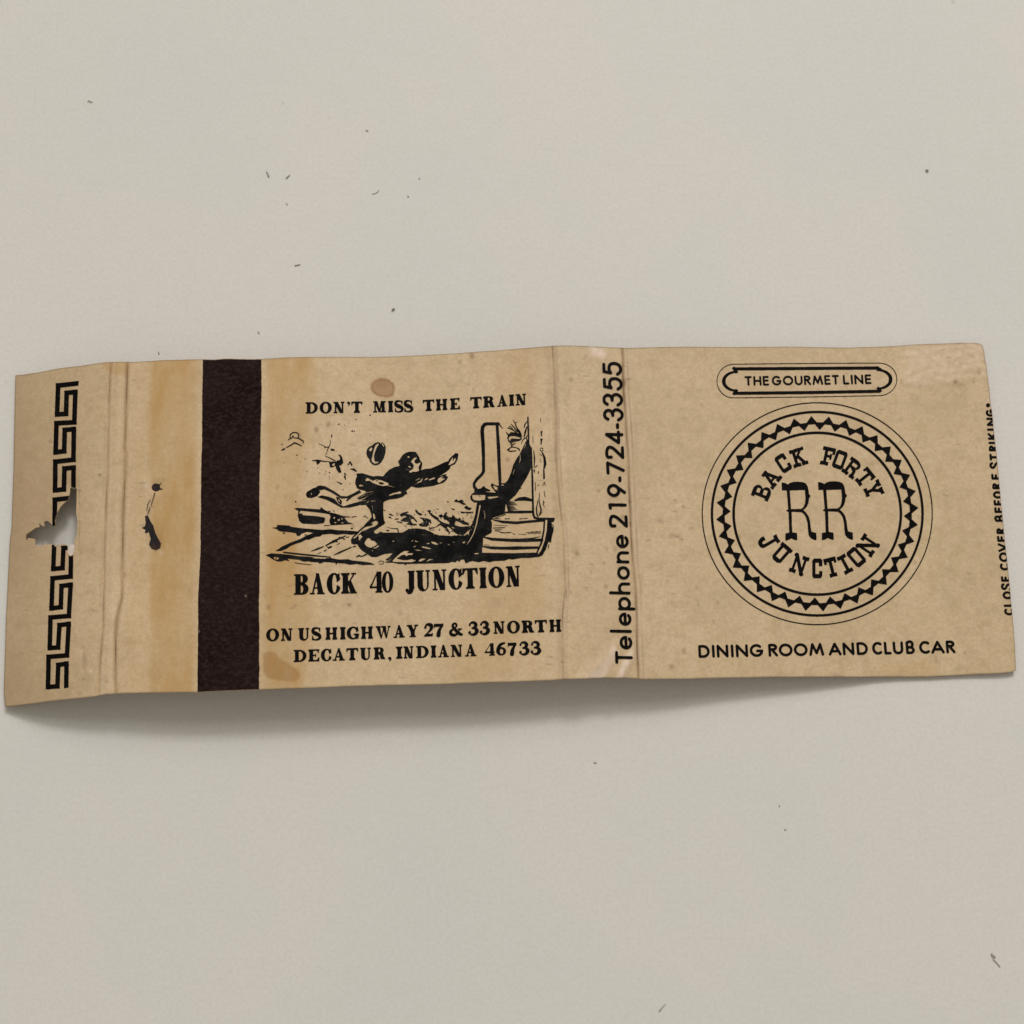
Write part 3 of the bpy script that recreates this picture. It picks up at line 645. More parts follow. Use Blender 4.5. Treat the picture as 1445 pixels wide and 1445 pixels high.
def sans_glyph(ch, W, wd):
    o = []; S = lambda p, q=wd: [o.append((True, r)) for r in vs(p, q)]; h = wd/2; L, Rr, Tp, Bt = h, W-h, 1-h, h
    arc = lambda cx, cy, rx, ry, a, b: ell(cx, cy, rx, ry, a, b, 26)
    if ch == 'I': S([(W/2, Bt), (W/2, Tp)])
    elif ch == 'T': S([(W/2, Bt), (W/2, Tp)]); S([(L, Tp), (Rr, Tp)])
    elif ch == 'H': S([(L, Bt), (L, Tp)]); S([(Rr, Bt), (Rr, Tp)]); S([(L, .5), (Rr, .5)])
    elif ch == 'E': S([(Rr, Tp), (L, Tp), (L, Bt), (Rr, Bt)]); S([(L, .52), (Rr*.93, .52)])
    elif ch == 'F': S([(Rr, Tp), (L, Tp), (L, Bt)]); S([(L, .50), (Rr*.9, .50)])
    elif ch == 'L': S([(L, Tp), (L, Bt), (Rr, Bt)])
    elif ch == 'N': S([(L, Bt), (L, Tp), (Rr, Bt), (Rr, Tp)])
    elif ch == 'M': S([(L, Bt), (W*.24, Tp), (W*.5, .22), (W*.76, Tp), (Rr, Bt)])
    elif ch == 'A': S([(L, Bt), (W/2, Tp), (Rr, Bt)]); S([(W*.26, .34), (W*.74, .34)])
    elif ch == 'V': S([(L, Tp), (W/2, Bt), (Rr, Tp)])
    elif ch == 'K': S([(L, Bt), (L, Tp)]); S([(L+.05, .45), (Rr, Tp)]); S([(W*.4, .58), (Rr, Bt)])
    elif ch == 'D': S([(L, Bt)]+arc(W*.42, .5, Rr-W*.42, .5-h, -90, 90)+[(L, Tp), (L, Bt)])
    elif ch == 'B': S([(L, Bt), (L, Tp)]+arc(W*.48, .755, Rr*.92-W*.48, .755-.53, 90, -90)[:]+[(L, .53)]); S([(L, .53)]+arc(W*.5, (.53+Bt)/2, Rr-W*.5, (.53-Bt)/2, 90, -90)+[(L, Bt)])
    elif ch == 'R': S([(L, Bt), (L, Tp)]+arc(W*.46, .73, Rr*.95-W*.46, Tp-.73, 90, -90)+[(L, .73-(Tp-.73))]); S([(W*.48, .46), (Rr, Bt)])
    elif ch == 'P': S([(L, Bt), (L, Tp)]+arc(W*.46, .72, Rr-W*.46, Tp-.72, 90, -90)+[(L, .46)])
    elif ch == 'O': S(arc(W/2, .5, W/2-h, .5-h, 0, 360))
    elif ch == 'C': S(arc(W*.56, .5, W*.56-h, .5-h, 52, 308))
    elif ch == 'G': S(arc(W*.5, .5, W*.5-h, .5-h, 48, 352)+[(Rr, .47), (W*.56, .47)])
    elif ch == 'U': S([(L, Tp)]+arc(W/2, W*.5-.02, W/2-h, W*.5-.02-h, 180, 360)+[(Rr, Tp)])
    elif ch == 'S': S(smooth([(W*.88, .80), (W*.74, .97), (W*.28, .97), (W*.10, .74), (W*.40, .54), (W*.86, .40), (W*.90, .10), (W*.40, -.02), (W*.08, .18)], 3))
    elif ch == 'o': S(arc(W/2, .36, W/2-h, .36-h, 0, 360))
    elif ch == 'e': S([(L, .36), (Rr, .36)]+arc(W/2, .36, W/2-h, .36-h, 0, 318))
    elif ch == 'l': S([(W/2, Bt), (W/2, 1.18)])
    elif ch == 'h': S([(L, Bt), (L, 1.14)]); S([(L, .36)]+arc(W/2, .40, W/2-h, .30-h, 180, 0)+[(Rr, Bt)])
    elif ch == 'n': S([(L, Bt), (L, .66)]); S([(L, .36)]+arc(W/2, .40, W/2-h, .31-h, 180, 0)+[(Rr, Bt)])
    elif ch == 'p': S([(L, -.16), (L, .66)]); S(arc(W/2, .36, W/2-h, .36-h, 0, 360))
    elif ch == '-': S([(L, .30), (Rr, .30)])
    elif ch == '1': S([(W*.1, .90), (W*.62, Tp), (W*.62, Bt)]) if False else S([(h, Tp-.02), (Rr, Tp), (Rr, Bt)])
    elif ch == '2': S(smooth([(L, .70), (W*.1, .92), (W*.5, 1.0-h*.6), (W*.92, .86), (W*.88, .62), (W*.5, .34), (L, Bt)], 2)); S([(L, Bt), (Rr, Bt)])
    elif ch == '3': S(smooth([(W*.10, .80), (W*.26, .97), (W*.66, .98), (W*.90, .80), (W*.78, .58), (W*.44, .53)], 2)); S(smooth([(W*.44, .53), (W*.82, .52), (W*.98, .28), (W*.70, .02), (W*.28, .03), (W*.06, .24)], 2))
    elif ch == '4': S([(W*.70, Bt), (W*.70, Tp), (L, .27), (Rr, .27)])
    elif ch == '5': S([(W*.86, Tp), (W*.28, Tp), (W*.18, .56)]); S(smooth([(W*.18, .56), (W*.46, .66), (W*.90, .60), (W*.98, .28), (W*.74, .02), (W*.28, .02), (L*.7, .20)], 2))
    elif ch == '7': S([(L, Tp), (Rr, Tp), (W*.34, Bt)])
    elif ch == '9': S(arc(W/2, .67, W/2-h, .33-h*.6, 0, 360)); S([(Rr-.01, .58), (W*.36, Bt)])
    elif ch == '*': o.append((True, ell(W/2, .5, .26, .26)))
    return o
def slab_glyph(ch, W):
    """western slab capital, thin stems and heavy feet"""
    o = []; B = lambda p: o.append((True, p)); E = lambda p: o.append((False, p)); s = .145; k = .19; e = .075
    def slab(x0, x1, y0, y1):
        c = (x0+x1)/2; my = .025 if y0 < .3 else -.025
        B([(x0, y0), (c, y0+(my if y0 < .3 else 0)), (x1, y0), (x1, y1), (c, y1+(my if y0 > .3 else 0)), (x0, y1)])
    def st(xc, lo=True, up=True, wl=.17):
        B(rect(xc-s/2, .05, xc+s/2, .95))
        if lo: slab(xc-wl, xc+wl, 0, k)
        if up: slab(xc-wl, xc+wl, 1-k, 1)
    if ch == 'I': st(W/2, wl=W/2)
    elif ch == 'T':
        st(W/2, up=False, wl=W*.30); B(rect(0, 1-k, W, 1)); B(rect(0, .70, s*.75, 1)); B(rect(W-s*.75, .70, W, 1))
    elif ch in 'BR':
        st(W*.24, wl=W*.24); B(ell(W*.5, .74, W*.42, .26, -90, 90)+[(W*.2, 1), (W*.2, .48)]); E(rect(W*.24+s/2, .60, W*.72, .80))
        if ch == 'B': B(ell(W*.52, .27, W*.46, .27, -90, 90)+[(W*.2, .54), (W*.2, 0)]); E(rect(W*.24+s/2, .20, W*.76, .42))
        else: B(ell(W*.52, .12, .01, .01)); [B(q) for q in vs([(W*.5, .52), (W*.74, .42), (W*.80, .08)], s*1.05)]; slab(W*.62, W, 0, k*.9)
    elif ch == 'A':
        [B(q) for q in vs([(W*.20, .08), (W*.5, .92)], s)]; [B(q) for q in vs([(W*.82, .08), (W*.5, .92)], s*1.05)]; slab(0, W*.42, 0, k); slab(W*.60, W, 0, k); slab(W*.26, W*.66, 1-k*.9, 1); B(rect(W*.3, .30, W*.72, .30+s*.8))
    elif ch in 'CO':
        B([(W*.14, 0), (W*.86, 0), (W, .12), (W, .88), (W*.86, 1), (W*.14, 1), (0, .88), (0, .12)]); E(rect(s, k*1.05, W-s, 1-k*1.05))
        if ch == 'C': E(rect(W-s*1.6, .36, W*1.1, .64)); B(rect(W-s*1.1, .62, W, .95)); 
    elif ch == 'K':
        st(W*.24, wl=W*.26); [B(q) for q in vs([(W*.30, .45), (W*.74, .9)], s*.8)]; [B(q) for q in vs([(W*.46, .56), (W*.80, .1)], s*1.05)]; slab(W*.54, W*.96, 1-k*.9, 1); slab(W*.58, W, 0, k)
    elif ch == 'F':
        st(W*.34, wl=W*.30); B(rect(W*.05, 1-k, W, 1)); B(rect(W-s*.9, .66, W, 1)); B(rect(W*.3, .46, W*.72, .46+s*.8)); B(rect(W*.66, .36, W*.66+s*.7, .66))
    elif ch == 'Y':
        B(rect(W*.5-s/2, .05, W*.5+s/2, .5)); slab(W*.22, W*.78, 0, k); [B(q) for q in vs([(W*.5, .44), (W*.2, .9)], s)]; [B(q) for q in vs([(W*.5, .44), (W*.8, .9)], s)]; slab(0, W*.44, 1-k, 1); slab(W*.56, W, 1-k, 1)
    elif ch == 'J':
        xc = W*.68; B(rect(xc-s/2, .15, xc+s/2, .95)); slab(W*.36, W, 1-k, 1); [B(q) for q in vs(smooth([(xc, .25), (xc-.02, .06), (W*.28, .04), (W*.14, .24)], 2), [s, s*1.2, s*1.4, s*1.3])]; B(rect(0, .18, .2, .38))
    elif ch == 'U':
        for x in (W*.2, W*.8): B(rect(x-s/2, .2, x+s/2, .95))
        slab(0, W*.42, 1-k, 1); slab(W*.58, W, 1-k, 1); B([(W*.2-s/2, .3), (W*.8+s/2, .3), (W*.8+s/2, .12), (W*.7, 0), (W*.3, 0), (W*.2-s/2, .12)]); E(rect(W*.2+s/2, k*1.1, W*.8-s/2, .72)); B(rect(W*.2, 1-k, W*.8, 1))
    elif ch == 'N':
        for x in (W*.2, W*.8): B(rect(x-s*.4, .08, x+s*.4, .92))
        [B(q) for q in vs([(W*.2, .92), (W*.8, .08)], s*1.1)]; slab(0, W*.42, 0, k); slab(W*.58, W, 1-k, 1); B(ell(W*.16, .93, .11, .10)); B(ell(W*.82, .06, .11, .10))
    return o
def put(sh, steps, fn):
    for ink, p in steps: sh.poly([fn(x, y) for x, y in p], ink)
def stamp(sh, steps, fn, pts_w, pts_h):
    """draw one letter on its own scrap so its counters never cut a neighbour"""
    P = np.array([fn(x, y) for x in (-.3, pts_w+.3) for y in (-.4, 1.35)])
    t = Sheet(math.floor(P[:, 0].min()), math.floor(P[:, 1].min()), math.ceil(P[:, 0].max()), math.ceil(P[:, 1].max()), sh.ss)
    put(t, steps, fn)
    dx, dy = int((t.x0-sh.x0)*sh.ss), int((t.y0-sh.y0)*sh.ss)
    r0, c0 = max(0, dy), max(0, dx); r1, c1 = min(sh.h, dy+t.h), min(sh.w, dx+t.w)
    if r1 > r0 and c1 > c0: sh.m[r0:r1, c0:c1] |= t.m[r0-dy:r1-dy, c0-dx:c1-dx]
def line(sh, letters, base, cap, kind, s=.3, t=.1):
    s0 = s
    bx = [b[0] for b in base]; by = [b[1] for b in base]
    for ch, x0, x1 in letters:
        W = (x1-x0)/cap; s = s0*(.84 if kind == 'serif' and ch == 'M' else 1.06 if kind == 'serif' and ch in 'W' else 1); ym = lambda x: np.interp(x, bx, by)
        m0, m1 = ym(x0), ym(x1)
        xm = (x0+x1)/2; sl = lean(xm)/460.
        fn = lambda lx, ly, x0=x0, W=W, m0=m0, m1=m1, sl=sl: (x0+lx*cap-ly*cap*sl, m0+(m1-m0)*lx/W-ly*cap)
        stamp(sh, serif_glyph(ch, W, s, t) if kind == 'serif' else sans_glyph(ch, W, s), fn, W, 1)
def spread(word, widths, x0, x1, cap):
    tot = sum(widths)*cap; gap = (x1-x0-tot)/max(1, len(word)-1); x = x0; out = []
    for c, wd in zip(word, widths): out.append((c, x, x+wd*cap)); x += wd*cap+gap
    return out
def cv(ox, sc, items): return [(c, ox+a/sc, ox+b/sc) for c, a, b in items]

# flap: key-pattern border
sh = Sheet(50, 530, 125, 985)
sh.stroke(c1([(530, 293), (395, 308), (388, 504), (449, 500), (453, 358), (512, 352), (505, 558), (384, 564), (378, 762), (436, 754), (440, 610), (502, 604), (499, 812), (376, 826), (374, 1020), (434, 1014), (438, 872), (500, 866), (498, 1070), (373, 1084), (371, 1258)]), 6.7, cap='square')
sh.stroke(c2([(368, 140), (362, 302), (425, 296), (431, 160), (480, 156), (482, 240), (480, 354), (357, 366), (350, 570), (413, 562), (418, 418), (480, 410), (468, 622), (343, 632), (338, 840), (395, 836), (404, 684), (467, 676), (455, 890), (330, 900), (326, 1105), (390, 1100), (396, 955), (452, 946), (450, 1098)]), 6.5, cap='square')
# printed ends cut square
sh.poly(c1([(536, 270), (560, 270), (560, 330), (532, 318)]), False); sh.poly(c2([(370, 1125), (470, 1108), (470, 1140), (370, 1140)]), False)
grow = [((x-88)*1.03+88, (y-729)*1.02+729) for x, y in HOLE]
sh.poly(grow, False)
ink_mesh('key_pattern_border', sh, M_INK, FLAP)

# a shred of torn paper hanging into the hole
sh = Sheet(90, 755, 112, 790); sh.poly(c1([(464, 1405), (484, 1388), (512, 1392), (505, 1438), (492, 1462), (472, 1466), (458, 1442)])); sh.poly(c1([(500, 1400), (545, 1385), (520, 1410), (505, 1425)]))
ink_mesh('paper_shred', sh, flat_mat('torn_paper_core', (.66, .58, .50)), FLAP, off=-.12)

# back panel: striker
sh = Sheet(270, 495, 380, 990)
ys = np.linspace(500, 982, 240)
lx = np.interp(ys, [507, 615, 657, 779, 856, 977], [286.4, 284.8, 284.3, 282.6, 279.6, 278.6])+wob(ys, 11, .25)
rx = np.interp(ys, [507, 553, 605, 667, 729, 779, 933, 941, 977], [369.2, 369.2, 367.8, 366.6, 366, 366.4, 365.2, 366.2, 365.4])+wob(ys, 12, .25)
sh.poly(list(zip(lx, ys))+list(zip(rx[::-1], ys[::-1])))
xs = np.linspace(262, 388, 120)
sh.poly(list(zip(xs, YT(xs)+.7))+[(388, 480), (262, 480)], False); sh.poly(list(zip(xs, YB(xs)-.7))+[(388, 1000), (262, 1000)], False)
ink_mesh('striker_strip', sh, M_STRIKE, BACK)

# staple holes
sh = Sheet(205, 675, 235, 700); sh.disc((220, 687.8), 5.9, ry=5.6); sh.poly(c1([(1085, 1005), (1112, 1012), (1085, 1018)])); sh.poly(c1([(1075, 985), (1100, 965), (1085, 990)]))
ink_mesh('staple_hole', sh, M_RUST, BACK)
sh = Sheet(195, 720, 235, 782)
sh.poly(c1([(985, 1195), (1005, 1190), (1022, 1230), (1042, 1260), (1055, 1310), (1075, 1350), (1094, 1380), (1090, 1412), (1060, 1428), (1030, 1417), (1013, 1388), (1025, 1350), (1010, 1300), (1000, 1312), (985, 1310), (988, 1288), (964, 1276), (985, 1265), (990, 1240)]))
ink_mesh('staple_hole', sh, M_RUST, BACK)
sh = Sheet(203, 692, 225, 730)
sh.stroke(c1([(1052, 1040), (1038, 1090), (1018, 1150), (1000, 1185)]), [2.4, 1.3, 2.0, 1.0]); sh.stroke(c1([(1020, 1085), (1003, 1120), (998, 1160)]), [.9, 1.5, .9])
ink_mesh('tear_line', sh, flat_mat('torn_paper_edge', (.13, .075, .04)), BACK)

# back panel: lettering
sh = Sheet(425, 550, 755, 595)
line(sh, cv(420, 8.5, [('D', 95, 242), ('O', 263, 411), ('N', 430, 562), ("'", 592, 630), ('T', 645, 778), ('M', 906, 1060), ('I', 1085, 1147), ('S', 1163, 1266), ('S', 1277, 1382)]) + cv(580, 8.5, [('T', 143, 281), ('H', 300, 437), ('E', 470, 588), ('T', 713, 850), ('R', 866, 1004), ('A', 1033, 1156), ('I', 1178, 1240), ('N', 1257, 1383)]),
     [(431, 583.5), (500, 582.6), (582, 581), (605, 580), (649, 577.4), (675, 576), (742.5, 571.2)], 16.0, 'serif', .335, .125)
ink_mesh('slogan_lettering', sh, M_INK, BACK)
sh = Sheet(408, 790, 745, 848)
line(sh, cv(400, 8.028, [('B', 118, 285), ('A', 300, 468), ('C', 490, 642), ('K', 653, 832), ('4', 978, 1117), ('0', 1115, 1247)]) + cv(560, 8.028, [('J', 98, 205), ('U', 218, 380), ('N', 405, 564), ('C', 586, 742), ('T', 746, 921), ('I', 938, 1020), ('O', 1038, 1222), ('N', 1242, 1400)]),
     [(415, 839.4), (503, 837.3), (555, 835.6), (600, 833.6), (630, 832.3), (712, 828.6), (734, 827.2)], 29.2, 'serif', .265, .082)
ink_mesh('name_lettering', sh, M_INK, BACK)
sh = Sheet(370, 868, 800, 910)
line(sh, cv(370, 6.568, [('O', 36, 157), ('N', 173, 280), ('U', 333, 437), ('S', 458, 544), ('H', 586, 697), ('I', 722, 774), ('G', 783, 893), ('H', 916, 1027), ('W', 1053, 1192), ('A', 1216, 1322), ('Y', 1340, 1446)]) + cv(580, 6.568, [('2', 117, 205), ('7', 214, 302), ('&', 355, 474), ('3', 532, 617), ('3', 637, 722), ('N', 765, 870), ('O', 891, 1012), ('R', 1028, 1141), ('T', 1150, 1263), ('H', 1284, 1394)]),
     [(376, 904.7), (540, 900.8), (600, 898.2), (705, 894), (792, 891.3)], 17.4, 'serif', .32, .118)
sh2 = sh
ink_mesh('address_lettering', sh, M_INK, BACK, off=.06, step=2.0)
sh = Sheet(408, 900, 770, 945)
line(sh, cv(370, 6.568, [('D', 291, 410), ('E', 427, 530), ('C', 543, 642), ('A', 653, 767), ('T', 780, 890), ('U', 907, 1009), ('R', 1033, 1140), (',', 1165, 1198), ('I', 1240, 1302), ('N', 1310, 1403)]) + cv(580, 6.568, [('D', 48, 165), ('I', 184, 236), ('A', 250, 351), ('N', 369, 477), ('A', 501, 606), ('4', 684, 776), ('6', 792, 883), ('7', 899, 980), ('3', 1003, 1088), ('3', 1109, 1197)]),
     [(415, 934.3), (536, 930.4), (590, 928.6), (664, 926.2), (755, 922.9)], 17.2, 'serif', .32, .118)
ink_mesh('address_lettering', sh, M_INK, BACK)

# spine: telephone number, reading upwards
sh = Sheet(835, 505, 905, 945)
TEL = [('T', 937, 919), ('e', 916.5, 897.3), ('l', 894, 888), ('e', 883, 864.4), ('p', 861.2, 842.4), ('h', 839, 822), ('o', 818, 799), ('n', 795, 778), ('e', 773.6, 754.6), ('2', 744.5, 727), ('1', 719.5, 710.5), ('9', 701.5, 683), ('-', 680.5, 672), ('7', 670, 651.5), ('2', 647.5, 629.5), ('4', 626.8, 607.5), ('-', 605.5, 597), ('3', 593.5, 577), ('3', 572.5, 555.5), ('5', 550.5, 533.5), ('5', 529.5, 512)]
for ch, ya, yb in TEL:
    cap = 26.2 if ch in '0123456789-' else 25.0
    W = (ya-yb)/cap
    bx = lambda y: np.interp(y, [513, 650, 760, 937], [876, 881.2, 887.2, 893.5])
    fn = lambda lx, ly, ya=ya, cap=cap: (float(bx(ya-lx*cap))-ly*cap, ya-lx*cap-ly*cap*.02)
    stamp(sh, sans_glyph(ch, W, .165 if ch not in '-' else .175), fn, W, 1)
ink_mesh('telephone_lettering', sh, M_INK, SPINE, off=.07, step=1.6)

# front panel: title plate
sh = Sheet(1000, 505, 1280, 570)
k5 = lambda p: [(980+x/4.817, 470+y/4.817) for x, y in p]
def rr(p): return k5(p)
outer = [(265, 211), (765, 206), (1255, 203)]+[(1258+118*math.cos(a), 314-110*math.sin(a)) for a in np.radians(np.linspace(85, -85, 24))]+[(1255, 425), (765, 434), (265, 440)]+[(265-112*math.cos(a), 326-114*math.sin(a)) for a in np.radians(np.linspace(-85, 85, 24))]
P = np.array(outer); sh.stroke(k5(list(outer)+[outer[0]]), 1.05)
sh.stroke(k5([(268, 243), (765, 240), (1248, 237)]), 4.4, cap='flat'); sh.stroke(k5([(276, 409), (765, 404), (1262, 395)]), 4.4, cap='flat')
sh.stroke(k5([(268, 240), (284, 262)]), 4.2, cap='square'); sh.stroke(k5([(270, 410), (284, 392)]), 4.2, cap='square'); sh.stroke(k5([(1244, 236), (1262, 247)]), 4.2, cap='square'); sh.stroke(k5([(1262, 392), (1250, 376)]), 4.2, cap='square')
sh.stroke(k5([(288-89*math.cos(a), 327-64*math.sin(a)) for a in np.radians(np.linspace(-92, 92, 30))]), [2.6, 5.2, 2.6]); sh.stroke(k5([(1248+86*math.cos(a), 314-63*math.sin(a)) for a in np.radians(np.linspace(-92, 92, 30))]), [2.6, 5.2, 2.6])
ink_mesh('title_frame', sh, M_INK, FRONT)
sh = Sheet(1045, 520, 1240, 552)
k = lambda x: 980+x/4.817
line(sh, spread('THE', [.78, .84, .66], k(343), k(509), 13.4)+spread('GOURMET', [1.02, 1.10, .84, .74, 1.12, .66, .76], k(528), k(986), 13.4)+spread('LINE', [.66, .21, .94, .68], k(1012), k(1205), 13.4),
     [(1050, 544.3), (1140, 543.4), (1230, 541.8)], 13.6, 'sans', .205)
ink_mesh('title_lettering', sh, M_INK, FRONT)

# front panel: round emblem
EC = (1153.3, 724.8)
sh = Sheet(985, 562, 1322, 888)
def ring(rx, ry, wd):
    a = np.linspace(0, 2*math.pi, 200, endpoint=False)
    for d, v in ((wd/2, True), (-wd/2, False)): sh.poly([(EC[0]+(rx+d)*math.cos(t), EC[1]+(ry+d)*math.sin(t)) for t in a], v)
ring(162.3, 156.6, 1.55); ring(148.6, 143.6, 3.5); ring(118, 114.2, 3.7)
pol = lambda r, deg: (EC[0]+r*math.sin(math.radians(deg)), EC[1]-r*.966*math.cos(math.radians(deg)))
for i in range(36):
    a = 6.6+10*i
    sh.poly([pol(131, a-4.1), pol(143, a), pol(131, a+4.1)]); a += 5
    sh.poly([pol(133.8, a-4.0), pol(122.2, a), pol(133.8, a+4.0)])
ink_mesh('emblem_ring', sh, M_INK, FRONT)
sh = Sheet(1050, 620, 1255, 825)
def around(ch, deg, r, W, hgt, tilt=0, flip=False):
    c = pol(r, deg); rot = math.radians(deg+(180 if flip else 0)+tilt)
    def fn(lx, ly):
        X, Y = (lx-W/2)*hgt, (ly-.5)*hgt
        return (c[0]+X*math.cos(rot)+Y*math.sin(rot), c[1]+X*math.sin(rot)-Y*math.cos(rot))
    stamp(sh, slab_glyph(ch, W), fn, W, 1)
for ch, a, r, W in (('B', -68, 84.5, .72), ('A', -51.5, 84, .86), ('C', -33, 88, .60), ('K', -17.5, 86.5, .80), ('F', 10, 85, .72), ('O', 22, 85, .62), ('R', 36.5, 83, .78), ('T', 51.5, 85, .74), ('Y', 66, 86.5, .82)):
    around(ch, a, r, W, 25.8, tilt={'O': -2, 'F': 2}.get(ch, 0))
for ch, a, r, W in (('J', 240, 79, .66), ('U', 221, 77, .70), ('N', 199, 78.5, .80), ('C', 180, 80, .50), ('T', 165.6, 81, .62), ('I', 152, 83.5, .46), ('O', 139, 84, .60), ('N', 123, 85, .86)):
    around(ch, a, r, W, 27.5, flip=True)
sh.swell(); ink_mesh('emblem_lettering', sh, M_INK, FRONT)
sh = Sheet(1095, 672, 1215, 770)
for ox, oy in ((0, 0), (338, -4)):
    q = lambda p: [(1040+(x+ox)/6.568, 590+(y+oy)/6.568) for x, y in p]
    sh.poly(q([(415, 598), (440, 600), (460, 610), (472, 616), (490, 602), (520, 593), (560, 590), (605, 594), (638, 606), (655, 635), (662, 670), (666, 702), (681, 722), (667, 744), (661, 785), (648, 818), (630, 838), (612, 850), (640, 876), (664, 912), (676, 960), (682, 1010), (690, 1054), (734, 1066), (736, 1130), (712, 1126), (684, 1110), (666, 1084), (660, 1040), (655, 970), (642, 920), (622, 888), (598, 870), (506, 866), (508, 1000), (512, 1060), (555, 1066), (558, 1130), (530, 1126), (505, 1112), (480, 1126), (450, 1134), (450, 1070), (486, 1062), (483, 960), (479, 868), (457, 857), (477, 846), (470, 760), (462, 668), (418, 668)]))
    sh.poly(q([(488, 668), (630, 664), (637, 740), (632, 790), (618, 824), (596, 842), (500, 845), (493, 740)]), False)
sh.swell(); ink_mesh('monogram', sh, M_INK, FRONT)
sh = Sheet(975, 895, 1360, 940)
line(sh, cv(970, 7.225, [('D', 116, 232), ('I', 254, 283), ('N', 303, 422), ('I', 446, 477), ('N', 498, 622), ('G', 640, 779), ('R', 830, 927), ('O', 936, 1077), ('O', 1090, 1231), ('M', 1245, 1397)]) + cv(1160, 7.225, [('A', 70, 202), ('N', 216, 334), ('D', 358, 473), ('C', 516, 622), ('L', 638, 712), ('U', 728, 834), ('B', 860, 950), ('C', 996, 1109), ('A', 1116, 1254), ('R', 1270, 1364)]),
     [(986, 928.4), (1165, 925.2), (1348.5, 921.8)], 18.2, 'sans', .205)
ink_mesh('caption_lettering', sh, M_INK, FRONT)
# front panel: warning cut off by the card's edge
sh = Sheet(1380, 560, 1445, 875)
WARN = [('C', 1392, 1348), ('L', 1338, 1308), ('O', 1290, 1238), ('S', 1230, 1190), ('E', 1178, 1142), ('C', 1106, 1060), ('O', 1052, 990), ('V', 988, 932), ('E', 924, 885), ('R', 874, 835), ('B', 796, 752), ('E', 740, 702), ('F', 692, 656), ('O', 648, 600), ('R', 588, 548), ('E', 527, 490), ('S', 458, 418), ('T', 406, 362), ('R', 347, 308), ('I', 301, 286), ('K', 273, 230), ('I', 217, 200), ('N', 185, 132), ('G', 126, 78), ('*', 66, 40)]
for ch, a, b in WARN:
    ya, yb = 560+a/4.516, 560+b/4.516; cap = 13.6; W = (ya-yb)/cap
    tx = lambda y: np.interp(y, [569, 620, 720, 868], [1389.8, 1394.2, 1403.2, 1417.6])+cap
    if ch == '*': fn = lambda lx, ly, ya=ya: (float(np.interp(ya, [569, 620], [1394.2, 1398])), ya-2.8) if False else (1394.3+(ly-.5)*11, 571.8-(lx-W/2)*11)
    else: fn = lambda lx, ly, ya=ya: (float(tx(ya-lx*cap))-ly*cap, ya-lx*cap)
    stamp(sh, sans_glyph(ch, W, .24), fn, W, 1)
ys = np.linspace(540, 900, 200)
sh.poly(list(zip(XR(ys)-.5, ys))+[(1460, 900), (1460, 540)], False)
ink_mesh('warning_lettering', sh, M_INK, FRONT)

